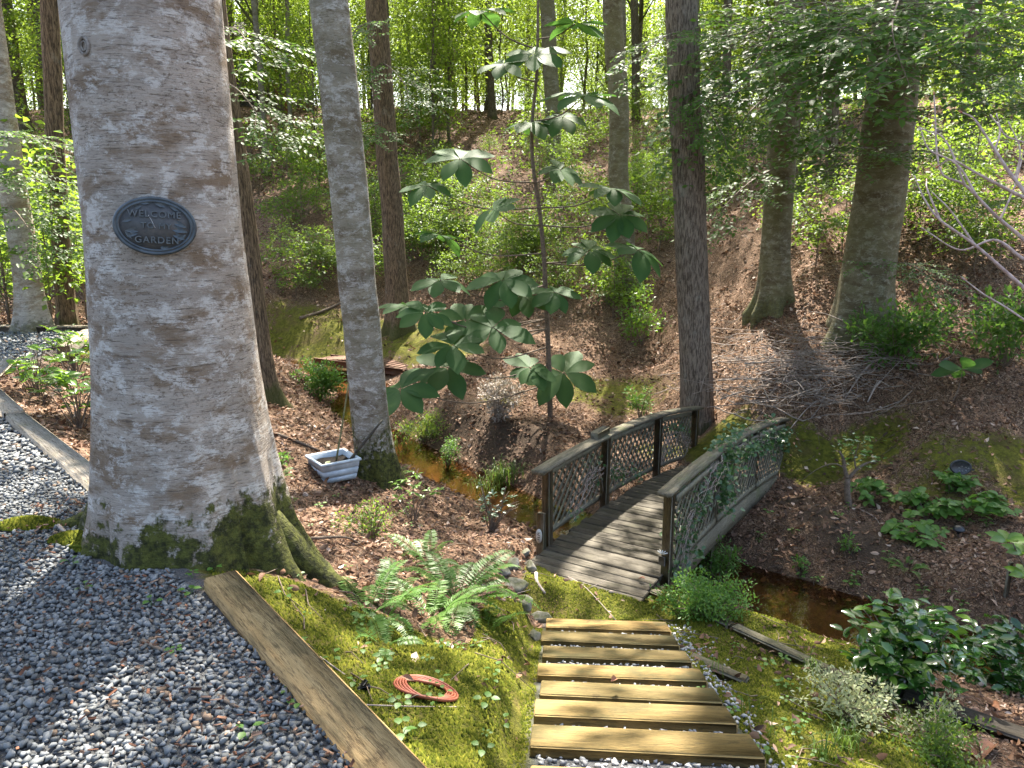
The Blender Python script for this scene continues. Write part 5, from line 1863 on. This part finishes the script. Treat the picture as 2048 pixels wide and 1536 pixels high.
# ---- ivy on the bridge railings
def ivy(label, pts, n_, spread, seed, ls=.045):
    r_ = np.random.RandomState(seed)
    base = pts[0]
    iv = thing('ivy_vine', label, 'vine', base)
    P = np.array(pts) - base
    path = curve(P, 40)
    strands = []
    for k in range(9):
        off = r_.randn(len(path), 3) * .015 + np.cumsum(r_.randn(len(path), 3), 0) * .008 + r_.randn(3) * spread * .5
        strands.append(tube(path + off, .0028, 4, False))
    for k in range(10):
        i_ = r_.randint(5, 36)
        p = path[i_] + r_.randn(3) * spread * .5
        dl = r_.uniform(.15, .5)
        strands.append(tube(curve([p, p + (r_.randn() * .06, r_.randn() * .06, -dl * .5), p + (r_.randn() * .1, r_.randn() * .1, -dl)], 8), np.linspace(.003, .001, 8), 4, False))
    V, F = join(strands)
    link('stems', mesh('stems', V, F, MT['twig_pale'], None), iv)
    cl = path[r_.randint(0, 40, n_ // 14)] + r_.randn(n_ // 14, 3) * spread
    c = np.repeat(cl, 14, 0) + r_.randn(len(cl) * 14, 3) * spread * .45
    n2 = len(c)
    lv_, lf_ = leaf(3, .85, .7, .1, .15)
    d = np.c_[r_.randn(n2, 2), -.3 + .3 * r_.randn(n2)]
    V, F, t_ = place(lv_, lf_, c, d, np.c_[.6 * r_.randn(n2, 1), -.5 + .5 * r_.randn(n2, 1), np.ones(n2)], ls * (.6 + .7 * r_.rand(n2)), r_.rand(n2))
    link('foliage', mesh('foliage', V, F, MT['leaf_ivy'], t_), iv)


def bp(t, x, z):
    r = BO + bd * t + bn * x
    return np.array([r[0], r[1], bz(t) + z])


ivy('dense ivy draped under the right bridge rail towards its far end', [bp(1.3, BW + .05, .3), bp(1.6, BW + .02, .72), bp(2.6, BW, .70), bp(3.6, BW, .66), bp(4.3, BW, .55)], 1700, .10, 1, .058)
ivy('ivy hanging on the near right bridge post and lattice', [bp(.12, BW + .08, -.55), bp(.1, BW + .07, -.2), bp(.3, BW + .06, .3), bp(.8, BW + .05, .55), bp(1.3, BW + .04, .75)], 900, .085, 2, .05)
ivy('thin ivy threading the left bridge lattice', [bp(.5, .0, .1), bp(1.1, -.03, .45), bp(1.7, -.03, .35), bp(2.3, -.02, .15)], 230, .09, 3, .04)
ivy('sparse ivy on the far left lattice panel', [bp(3.2, .0, .12), bp(3.7, -.02, .5), bp(4.4, .0, .3)], 150, .08, 4, .04)
print('plants', time.time() - T0)

# ================================================================== OBJECTS
# ---- oval welcome plaque on the beech
pl_px = (313, 452)
pd_ = 3.43
pc = at_depth(pl_px[0], pl_px[1], pd_)
ax = np.array([BX, BY]) - pc[:2]
pang = math.atan2(-(pc[0] - BX), -(pc[1] - BY)) * -1
rr_ = math.hypot(*ax)
od = np.array([pc[0] - BX, pc[1] - BY]) / rr_
pos = np.array([BX + od[0] * .392, BY + od[1] * .392, pc[2]])
pq = thing('welcome_plaque', 'oval dark metal plaque reading WELCOME TO MY GARDEN hung on the big beech', 'plaque', pos)
face = math.atan2(od[0], -od[1])
pq.rotation_euler = (0, R(3.5), face)
# local: x right, -y towards the viewer, z up
a_, b_ = .170, .128
n = 64
th = np.linspace(0, 2 * math.pi, n, endpoint=False)


def oval(rings, name, mat):
    V = []
    for s_, y_ in rings:
        V.append(np.c_[(a_ - s_) * np.cos(th), np.full(n, y_), (b_ - s_) * np.sin(th)])
    V = np.concatenate(V + [np.array([[0, rings[-1][1], 0]])])
    j = np.arange(n); k = (j + 1) % n
    Q = [np.c_[i * n + j, i * n + k, (i + 1) * n + k, (i + 1) * n + j] for i in range(len(rings) - 1)]
    Tt = np.c_[(len(rings) - 1) * n + j, (len(rings) - 1) * n + k, 0 * j + len(rings) * n]
    return link(name, mesh(name, V, [np.concatenate(Q), Tt], mat, smooth=False), pq)


oval([(.006, .06), (0, .004), (0, -.004), (.004, -.010), (.010, -.012), (.013, -.008), (.016, -.0075), (.019, -.011), (.024, -.0115), (.027, -.006)], 'rim', MT['plaque'])
oval([(.0262, -.0040), (.0265, -.0066)], 'field', MT['plaque_field'])


def words(txt, size, x, z, name='lettering'):
    cu = bpy.data.curves.new('txt', 'FONT')
    cu.body = txt
    cu.size = size
    cu.extrude = .0035
    cu.bevel_depth = .0006
    cu.space_character = 1.18
    cu.align_x = 'CENTER'
    cu.align_y = 'CENTER'
    tmp = bpy.data.objects.new('txt', cu)
    col.objects.link(tmp)
    dg = bpy.context.evaluated_depsgraph_get()
    me = bpy.data.meshes.new_from_object(tmp.evaluated_get(dg))
    bpy.data.objects.remove(tmp)
    bpy.data.curves.remove(cu)
    me.name = name
    me.materials.clear()
    me.materials.append(MT['plaque_letter'])
    return link(name, me, pq, (x, -.0098, z), (R(90), 0, 0))


words('WELCOME', .040, -.002, .050)
words('TO MY', .036, .004, .0)
words('GARDEN', .040, .006, -.062)


def leaf_relief(x, z, ang, L, name='leaf_relief'):
    V, F = leaf(5, .34, 1.1, .25, .18)
    V = V * L
    W = np.c_[V[:, 0], -V[:, 2] * .7 - .009, V[:, 1]]
    link(name, mesh(name, W, F, MT['plaque'], smooth=True), pq, (x, 0, z), (0, -R(ang), 0))


for x_, z_, an, L in [(-.132, .012, 20, .05), (-.122, -.028, 10, .07), (-.115, -.052, 28, .06), (-.122, -.03, -40, .05), (.128, .0, 155, .07), (.132, -.02, 165, .085), (.12, -.055, 150, .07), (.125, -.03, 215, .06), (-.02, .096, 175, .05), (.0, .097, -8, .06), (.06, .088, -18, .055), (-.05, .085, 205, .04), (.02, -.098, 10, .045), (.05, -.098, 165, .04)]:
    leaf_relief(x_, z_, an, L)
V, F = tube(curve([(-.026, -.0085, .046), (-.012, -.0085, .02), (.0, -.0085, -.008)], 6), .0009, 4)
link('scratch', mesh('scratch', V, F, MT['white']), pq)

# ---- grey planter box with two canes
gp = ground(668, 952)
PR = R(36)
pbx = thing('planter_box', 'light blue grey square plastic planter with ribbed sides beside the mottled beech', 'planter', (gp[0], gp[1], gp[2] - .01), PR)
wt, wb_, hp = .44, .35, .235


def ring4(w1, z):
    return [(-w1 / 2, -w1 / 2, z), (w1 / 2, -w1 / 2, z), (w1 / 2, w1 / 2, z), (-w1 / 2, w1 / 2, z)]


lv_ = [(wb_, 0)]
for k in range(1, 4):
    zz = hp * k / 3 - .025
    ww = wb_ + (wt - wb_) * k / 3.2
    if k < 3:
        lv_ += [(ww, zz), (ww - .014, zz + .003), (ww - .014, zz + .008), (ww + .003, zz + .011)]
lv_ += [(wt - .02, hp - .04), (wt - .02, hp - .03), (wt + .015, hp - .028), (wt + .018, hp - .008), (wt + .006, hp), (wt - .03, hp), (wt - .04, hp - .01), (wt - .055, hp - .10)]
V = []
for ww, zz in lv_:
    V += ring4(ww, zz)
Q = [(3, 2, 1, 0)]
for k in range(len(lv_) - 1):
    for e in range(4):
        Q.append((4 * k + e, 4 * k + (e + 1) % 4, 4 * k + 4 + (e + 1) % 4, 4 * k + 4 + e))
link('box', mesh('box', V, np.array(Q), MT['planter']), pbx)
gxx, gyy = np.meshgrid(np.linspace(-.185, .185, 14), np.linspace(-.185, .185, 14))
zz = hp - .075 + .03 * fbm(gxx * 14 + 3, gyy * 14, 8)
ii = (np.arange(13)[:, None] * 14 + np.arange(13)[None]).reshape(-1)
link('soil', mesh('soil', np.stack([gxx, gyy, zz], -1).reshape(-1, 3), np.c_[ii, ii + 1, ii + 15, ii + 14], MT['soil']), pbx)
V, F = leaf(4, .6, 1, .1, .2)
link('old_leaf', mesh('old_leaf', V * .09, F, MT['leaf_cream'], np.full(len(V), .6)), pbx, (-.12, -.08, hp - .055), (0, -.4, .6))
MT['cane'] = plain('green_cane', (.10, .10, .045), (.22, .21, .10), 20)
cb = np.array(pbx.location) + np.array([.02, .06, hp - .06])
ct = at_y(697, 765, cb[1] + .05)
V, F = tube(curve([cb * 0, (ct - cb) * .5 + (.004, 0, 0), ct - cb], 8), np.linspace(.011, .008, 8), 7)
tag(link('garden_cane', mesh('garden_cane', V, F, MT['cane']), None, cb), 'upright greenish cane standing in the planter box', 'cane')
cb = at_depth(712, 905, depth_of(gp) - .02)
ct = at_depth(765, 840, depth_of(gp) - .02)
V, F = tube(curve([(0, 0, 0), (ct - cb)], 6), np.linspace(.016, .011, 6), 7)
V2, F2 = tube(curve([(0, 0, 0), -(ct - cb) * .25], 3), .016, 7)
tag(link('dark_stick', mesh('dark_stick', *join([(V, F), (V2, F2)]), MT['timber_dark']), None, cb), 'dark stick leaning from the planter against the mottled beech', 'stick')

# ---- coil of flat red hose on the moss
gh = ground(851, 1386)
hc = []
nrm_ = np.array([h1(gh[0] - .1, gh[1]) - h1(gh[0] + .1, gh[1]), h1(gh[0], gh[1] - .1) - h1(gh[0], gh[1] + .1), .2])
hv = thing('hose_coil', 'flat coil of terracotta red hose lying on the moss by the timber', 'hose', (gh[0], gh[1], gh[2] + .006))
hv.rotation_euler = Vector(unit(nrm_)).to_track_quat('Z', 'Y').to_euler()
for k in range(5):
    a = np.linspace(0, 2 * math.pi, 49)[:-1]
    r = .082 + .0085 * k
    P = np.c_[r * 1.16 * np.cos(a), r * .93 * np.sin(a), .010 + .004 * np.sin(a * 2 + k)]
    P = np.r_[P, P[:1]]
    V, F = tube(P, .0052, 8, False, np.ones((49, 8)) * np.r_[1.0, 1.0, 1.0, 1.0, 1.0, 1.0, 1.0, 1.0])
    V[:, 2] = V[:, 2] * 1.35
    link('coil', mesh('coil', V, F, MT['hose'], smooth=True), hv, (0, 0, 0), (0, 0, .1 * k))

# ---- small black clip on the moss beside the timber
gk = ground(728, 1382)
kl = thing('black_clip', 'small black plastic clip lying between timber and hose coil', 'clip', gk, .5)
V, F = box(0, 0, .014, .05, .022, .02, .004)
link('body', mesh('body', V, F, MT['black']), kl)
V, F = box(.012, 0, .032, .03, .018, .012, .003)
link('tab', mesh('tab', V, F, MT['black']), kl, (0, 0, 0), (0, -.3, .5))

# ---- black oval sign on a stake, dark round garden light
gs = ground(1915, 985)
ss = thing('garden_sign', 'black oval sign with pale markings on a thin stake on the far bank', 'sign', gs, R(-4))
sd_ = depth_of(gs) / FPX
hz_ = (985 - 932) * sd_
V, F = tube([(0, 0, -.1), (0, 0, hz_ - .02)], .006, 6)
link('stake', mesh('stake', V, F, MT['black']), ss)
th = np.linspace(0, 2 * math.pi, 40, endpoint=False)
aa, bb = 21 * sd_, 15 * sd_
rg = np.c_[aa * np.cos(th), 0 * th, bb * np.sin(th)]
V = np.r_[rg + (0, .012, 0), rg + (0, -.010, 0), rg * .86 + (0, -.012, 0), rg * .83 + (0, -.006, 0), [(0, -.007, 0)], [(0, .012, 0)]]
j = np.arange(40); k = (j + 1) % 40
F = [np.concatenate([np.c_[i * 40 + j, i * 40 + k, (i + 1) * 40 + k, (i + 1) * 40 + j] for i in range(3)]), np.r_[np.c_[120 + j, 120 + k, 0 * j + 160], np.c_[k, j, 0 * j + 161]]]
link('panel', mesh('panel', V, F, MT['blacksign']), ss, (0, 0, hz_), (R(-8), R(6), 0))
V, F = leaf(3, .5, 1, .1, .1)
link('pointed_end', mesh('pointed_end', V * .055, F, MT['blacksign']), ss, (aa * .93, 0, hz_ - bb * .25), (R(90), R(12), 0))
for k in range(7):
    s0 = np.array([rnd.uniform(-.5, .7) * aa, -.0135, rnd.uniform(-.55, .5) * bb])
    V, F = tube(curve([s0, s0 + (.012, 0, .008), s0 + (.02, 0, -.004)], 5), .0014, 4)
    link('mark', mesh('mark', V, F, MT['tagmetal']), ss, (0, 0, hz_), (R(-8), R(6), 0))
gl_ = ground(1916, 1072)
lt = thing('garden_light', 'dark round-topped garden light half hidden in the leafy clump', 'garden light', gl_)
zr = np.array([(.0, .075), (.03, .072), (.055, .055), (.065, .03), (.06, .015), (.03, .0), (.012, -.02), (.010, -.10)])
V = []; n = 18
for r, z_ in zr:
    a = np.linspace(0, 6.2832, n, endpoint=False)
    V.append(np.c_[max(r, .001) * np.cos(a), max(r, .001) * np.sin(a), np.full(n, z_ + .05)])
V = np.concatenate(V); j = np.arange(n); k = (j + 1) % n
link('dome', mesh('dome', V[:4 * n], np.concatenate([np.c_[i * n + k, i * n + j, (i + 1) * n + j, (i + 1) * n + k] for i in range(3)]), MT['black'], smooth=True), lt)
link('foot', mesh('foot', V[3 * n:], np.concatenate([np.c_[i * n + k, i * n + j, (i + 1) * n + j, (i + 1) * n + k] for i in range(4)]), MT['black'], smooth=True), lt)

# ---- stones lining the left side of the landing
def boulder(seed, sx, sy, sz):
    r_ = np.random.RandomState(seed)
    n1, n2 = 18, 12
    u, v = np.meshgrid(np.linspace(0, 2 * math.pi, n1, endpoint=False), np.linspace(.05, math.pi - .05, n2))
    d = np.stack([np.sin(v) * np.cos(u), np.sin(v) * np.sin(u), np.cos(v)], -1)
    p = np.sign(d) * np.abs(d) ** .7
    s_ = 1 + .35 * (fbm(d[..., 0] * 1.6 + seed, d[..., 1] * 1.6 + d[..., 2] * 1.3, seed) - .5) * 2 + .08 * (fbm(d[..., 0] * 6 + seed, d[..., 1] * 6 + d[..., 2] * 5, seed) - .5)
    P_ = p * s_[..., None]
    for nq in unit(r_.randn(8, 3)):
        P_ = P_ - nq * np.maximum(0, P_ @ nq - .72)[..., None]
    V = (P_ * np.array([sx, sy, sz]) / 2).reshape(-1, 3)
    j = np.arange(n1); k = (j + 1) % n1
    Q = np.concatenate([np.c_[i * n1 + k, i * n1 + j, (i + 1) * n1 + j, (i + 1) * n1 + k] for i in range(n2 - 1)])
    V = np.r_[V, [V[:n1].mean(0)], [V[-n1:].mean(0)]]
    Tt = np.r_[np.c_[j, k, 0 * j + n1 * n2], np.c_[(n2 - 1) * n1 + k, (n2 - 1) * n1 + j, 0 * j + n1 * n2 + 1]]
    return mesh('edging_stone', V, [Q, Tt], MT['stone'], smooth=True)


for k, ((u, v), sx, sy, sz, lab) in enumerate([((1025, 1135), .20, .13, .12, 'flat grey edging stone beside the footbridge deck'), ((1062, 1140), .10, .2, .12, 'narrow upright pale stone against the deck corner'), ((1030, 1178), .24, .18, .14, 'largest mossy edging stone in the row left of the landing'),
                                               ((1047, 1215), .18, .15, .12, 'rounded edging stone between the largest one and the stair'), ((1085, 1243), .22, .13, .11, 'edging stone at the top left end of the stair'), ((1068, 1280), .10, .12, .09, 'small pinkish stone left of the second tread'), ((1050, 1110), .12, .1, .09, 'small dark stone near the bridge post foot'), ((1010, 1150), .12, .1, .08, 'half buried stone at the outer end of the row')]):
    p = ground(u, v)
    tag(link('edging_stone', boulder(60 + k, sx, sy, sz), None, (p[0], p[1], p[2] + sz * .18), (0, 0, rnd.uniform(0, 3))), lab, 'stone')

# ---- brush pile on the right bank
bpile = ground(1600, 770)
r_ = np.random.RandomState(77)
parts = []
for k in range(420):
    u, v = r_.normal(1600, 100), r_.normal(755, 42)
    u = min(max(u, 1420), 1800)
    c = ground(u, v) if k % 6 == 0 else c + np.r_[r_.randn(2) * .18, 0]
    z0 = h1(c[0], c[1]) if k % 6 == 0 else z0
    a = r_.uniform(0, 6.28); L = r_.uniform(.35, 1.5)
    d = np.array([math.cos(a), math.sin(a) * .7, r_.normal(0, .14)])
    hl = r_.uniform(.02, .34)
    p0 = np.array([c[0], c[1], z0 + hl]) - d * L / 2; p1 = p0 + d * L
    pm = (p0 + p1) / 2 + r_.randn(3) * .08 * L
    P = curve([p0, pm, p1], 8)
    gz = H(P[:, 0], P[:, 1])
    P[:, 2] = np.maximum(P[:, 2], gz + .012)
    rd = r_.choice([.003, .004, .006, .010], p=[.3, .35, .25, .1]) * 1.35
    parts.append(tube(P - bpile, np.linspace(rd, rd * .35, 8), 4, False))
    if r_.rand() < .6:
        e = P[5] + (unit(d) * .6 + r_.randn(3) * .45) * L * .3
        parts.append(tube(curve([P[4], (P[4] + e) / 2 + r_.randn(3) * .02, e], 5) - bpile, np.linspace(rd * .6, rd * .2, 5), 4, False))
bpo = thing('brush_pile', 'tangled pile of dry grey twigs on the leaf bank behind the footbridge', 'brush pile', bpile)
V, F = join(parts)
MT['brush'] = plain('brush_twig', (.13, .105, .085), (.34, .28, .235), 12)
o = link('twigs', mesh('twigs', V, F, MT['brush']), bpo, kind='stuff')
# thicker sticks in the pile, each its own piece
for (u0, v0), (u1, v1), rd in [((1745, 735), (1690, 800), .016), ((1760, 775), (1735, 808), .018), ((1580, 870), (1640, 800), .008), ((1840, 700), (1740, 790), .007)]:
    p, q = ground(u0, v0), ground(u1, v1)
    p[2] += .10; q[2] += .03
    V, F = tube(curve([p - bpile, (p + q) / 2 - bpile + (0, 0, .05), q - bpile], 8), np.linspace(rd, rd * .6, 8), 7)
    link('stick', mesh('stick', V, F, MT['twig_pale']), bpo)

# ---- bare budding twigs reaching in from the right
vb = np.array([4.75, 5.6, h1(4.75, 5.6)])
vbush = thing('budding_shrub', 'bare shrub with smooth pinkish twigs and swollen buds reaching in from the right edge', 'shrub', vb)
lines = [[(2120, 560), (2048, 480), (1990, 430), (1930, 370), (1880, 340), (1870, 220), (1868, 190)], [(1930, 370), (1890, 280), (1850, 260)], [(1955, 395), (1915, 330), (1860, 300), (1842, 262)],
         [(2120, 470), (2030, 360), (1990, 300), (1950, 240), (1925, 225)], [(2030, 360), (2040, 300), (2020, 250)], [(1990, 300), (2000, 260), (1985, 235)], [(2120, 420), (2048, 395), (1960, 350), (1905, 320), (1880, 330)],
         [(2120, 640), (2030, 560), (1950, 490), (1880, 440), (1850, 400), (1832, 360)], [(1950, 490), (1900, 420), (1870, 390)], [(1880, 440), (1855, 380), (1853, 362)], [(2120, 545), (2050, 520), (1990, 480), (1920, 500), (1850, 460)],
         [(2120, 690), (2020, 620), (1970, 590), (1930, 560)], [(2000, 440), (2030, 370), (2048, 300)], [(2120, 330), (2060, 290), (2010, 270), (1995, 235)]]
for k, L in enumerate(lines):
    dz = 6.5 - .12 * (k % 4)
    P = curve([at_depth(u, v, dz + .25 * i_ / len(L)) - vb for i_, (u, v) in enumerate(L)], 26)
    r0 = .018 if len(L) > 4 else .010
    V, F = tube(P, np.linspace(r0, .0042, 26), 7)
    br_ = link('twig', mesh('twig', V, F, MT['bud_twig'], smooth=True), vbush)
    e = P[-1]; d = unit(P[-1] - P[-4])
    bV, bF = tube(np.array([e + d * q for q in (-.004, .008, .022, .036, .046)]), [.003, .0065, .0075, .0045, .0008], 7)
    link('bud', mesh('bud', bV, bF, MT['hose'] if k % 3 == 0 else MT['bud_twig'], smooth=True), br_)
V, F = tube(curve([(0, 0, -.15), (.12, .02, 1.0), at_depth(2120, 560, 6.5) - vb], 16), np.linspace(.022, .011, 16), 8)
link('stem', mesh('stem', V, F, MT['bud_twig'], smooth=True), vbush)
V, F = tube(curve([(0.02, 0, .3), (.2, .02, 1.3), at_depth(2120, 440, 6.4) - vb], 16), np.linspace(.018, .010, 16), 8)
link('stem', mesh('stem', V, F, MT['bud_twig'], smooth=True), vbush)

# ---- big curled dead leaves and loose sticks
lm_dead = []
MT['deadbig'] = plain('curled_dead_leaf', (.17, .07, .035), (.33, .155, .085), 14, .6, .3, .003)
for k in range(3):
    V, F = leaf(6, .5, 1.1, .45 + .15 * k, .5 - .3 * k)
    lm_dead.append(mesh('fallen_leaf', V, F, MT['deadbig'], smooth=True))
for (u, v), s_, lab in [((1940, 1445), .16, 'curled red brown dead leaf leaning on the dark timber at lower right'), ((1970, 1465), .15, 'rust brown dead leaf standing in the low plants at lower right'), ((1990, 1495), .17, 'large folded brown dead leaf at lower right'), ((1960, 1530), .15, 'brown dead leaf at the bottom frame edge'), ((1930, 1420), .15, 'long dead leaf lying across the dark timber'), ((2000, 1425), .15, 'dead leaf under the second camellia'),
                        ((725, 955), .15, 'big tan dead leaf beside the planter foot'), ((705, 975), .14, 'orange brown dead leaf in front of the planter'), ((735, 925), .13, 'dead leaf leaning on the mottled beech'), ((1490, 1215), .14, 'orange dead leaf at the edge of the amber pool'), ((272, 1085), .10, 'curled brown leaf at the foot of the big beech'), ((1232, 1400), .06, 'small brown leaf on the stair'), ((1452, 1388), .05, 'orange leaf beside the stair'), ((1290, 1180), .07, 'pale leaf on the bridge deck')]:
    p = ground(u, v)
    if 'stair' in lab and 'beside' not in lab:
        p[2] += .11
    if 'deck' in lab:
        p[2] = bz(-.3) + .01
    tag(link('fallen_leaf', lm_dead[rnd.randrange(3)], None, (p[0], p[1], p[2] + .012), (rnd.gauss(0, .3), rnd.gauss(-.15, .25), rnd.uniform(0, 6.28)), s_), lab, 'leaf')
for (u0, v0), (u1, v1), rd, lab in [((285, 1285), (345, 1312), .009, 'broken brown stick lying on the gravel'), ((100, 1040), (135, 1072), .013, 'pale bent stick by the mossy root of the big beech'), ((640, 1315), (725, 1375), .004, 'thin pale twig crossing the moss towards the black clip'), ((435, 1395), (490, 1425), .008, 'dark stick in the sunlit gravel'),
                                    ((1125, 1150), (1235, 1245), .005, 'bare forked twig lying on the landing moss'), ((930, 1260), (1060, 1180), .004, 'thin twig leaning over the ferns'), ((1700, 1010), (1760, 1050), .005, 'pale twig beside the gnarled shrub'), ((1870, 945), (1905, 970), .012, 'pale bark strip near the black sign'), ((550, 870), (640, 905), .022, 'dark branch lying below the sunlit leaf patch'), ((620, 1080), (720, 1090), .012, 'brown root crossing the mulch'),
                                    ((1072, 1150), (1090, 1190), .018, 'bleached stub of wood at the deck corner'), ((700, 1410), (930, 1415), .003, 'thin curved twig below the hose coil'), ((1260, 690), (1330, 640), .012, 'fallen branch on the far leaf bank'), ((1340, 270), (1560, 262), .05, 'fallen log on the crest of the slope'), ((1835, 272), (1960, 258), .09, 'long fallen log high on the right slope'), ((600, 640), (700, 600), .05, 'dark fallen branch at the foot of the far slope')]:
    p, q = ground(u0, v0), ground(u1, v1)
    m_ = (p + q) / 2; m_[2] = h1(m_[0], m_[1]) + rd * 1.5
    p[2] += rd * .9; q[2] += rd * .9
    P = curve([p - p, m_ - p + np.r_[rs.randn(2) * .03, 0], q - p], 10)
    geo = [tube(P, np.linspace(rd, rd * .6, 10), 7)]
    if 'forked' in lab:
        geo.append(tube(curve([P[5], P[5] + (.12, .05, .03), P[5] + (.2, .16, .02)], 6), np.linspace(.0035, .0012, 6), 5))
        geo.append(tube(curve([P[3], P[3] + (-.1, -.02, .03), P[3] + (-.2, -.1, .01)], 6), np.linspace(.003, .001, 6), 5))
    V, F = join(geo)
    tag(link('fallen_stick', mesh('fallen_stick', V, F, MT['twig_pale'] if 'pale' in lab or 'bleached' in lab or 'bare' in lab or 'thin' in lab else MT['twig'], smooth=True), None, p), lab, 'stick')
# weathered stake in the right bank
gw = ground(2012, 1190)
V, F = box(0, 0, .12, .045, .03, .5, .004)
tag(link('wooden_stake', mesh('wooden_stake', V, F, MT['post']), None, gw, (.05, -.06, .3)), 'weathered wooden stake standing in the far bank at the right edge', 'stake')
# mossy cushions by the beech foot
mm = []
for k, ((u, v), s_, lab) in enumerate([((60, 1055), .26, 'moss cushion at the tip of the left beech root'), ((205, 1098), .24, 'moss cushion between gravel and beech foot'), ((305, 1120), .16, 'small moss cushion at the front of the beech foot'), ((150, 1085), .2, 'thin moss cushion beside the bent pale stick')]):
    p = ground(u, v)
    nn_ = 1500
    a = rs.rand(nn_) * 6.283; r = np.sqrt(rs.rand(nn_)) * s_ / 2
    X = r * np.cos(a) * 1.3; Y = r * np.sin(a) * .6
    Zc = .035 * (1 - (r / (s_ / 2)) ** 2)
    V, F, tt = place(np.array([(0, 0, 1.), (.55, 0, 0), (-.3, .5, 0), (-.3, -.5, 0)]), np.array([(0, 1, 2), (0, 2, 3), (0, 3, 1)]), np.c_[X, Y, Zc + .01], np.c_[np.cos(a), np.sin(a), 0 * a], np.c_[.35 * rs.randn(nn_, 2), np.ones(nn_)], .012 + .012 * rs.rand(nn_))
    dome = boulder(90 + k, s_ * 1.15, s_ * .55, .06)
    dV = np.array([q_.co for q_ in dome.vertices]); dF = [np.array([tuple(q_.vertices) for q_ in dome.polygons if len(q_.vertices) == m_]) for m_ in (3, 4)]
    V2, F2 = join([(V, F), (dV + (0, 0, .012), [f for f in dF if len(f)])])
    tag(link('moss_cushion', mesh('moss_cushion', V2, F2, MT['moss'], np.r_[tt, np.full(len(dV), .3)]), None, p), lab, 'moss')

# ---- grey cabin far behind the crest at the left
cbp = np.array([-16.2, 48.0, h1(-16.2, 48.0)])
ca = thing('cabin', 'grey board-sided cabin half hidden behind trunks on the crest', 'building', cbp, R(-8))
for k in range(16):
    V, F = box(0, 0, 0, 6.0, .05, .225, .01)
    link('siding_board', mesh('siding_board', V, F, MT['siding']), ca, (0, -.0, .45 + k * .23), (R(-5), 0, 0))
V, F = box(0, 2.0, 2.0, 5.9, 3.9, 4.0, .02)
link('wall', mesh('wall', V, F, MT['siding']), ca, (0, .05, 0))
V, F = box(0, 0, 0, 6.8, 2.9, .14, .02)
link('roof', mesh('roof', V, F, MT['roofing']), ca, (0, .7, 4.55), (R(28), 0, 0))
link('roof', mesh('roof', V, F, MT['roofing']), ca, (0, 3.22, 4.55), (R(-28), 0, 0))
V, F = box(0, 0, 0, .9, .06, 1.1, .02)
wd_ = link('window', mesh('window', V, F, MT['black']), ca, (-1.2, -.04, 2.3))
for k in range(9):
    V, F = box(0, 0, 0, 1.9, .02, .04, .004)
    link('lattice_strip', mesh('lattice_strip', V, F, MT['lattice']), ca, (-1.8 + k * .45, -.14, .62), (0, R(45), 0))
    link('lattice_strip', mesh('lattice_strip', V, F, MT['lattice']), ca, (-1.8 + k * .45, -.17, .62), (0, R(-45), 0))
print('done', len(bpy.data.objects), time.time() - T0)
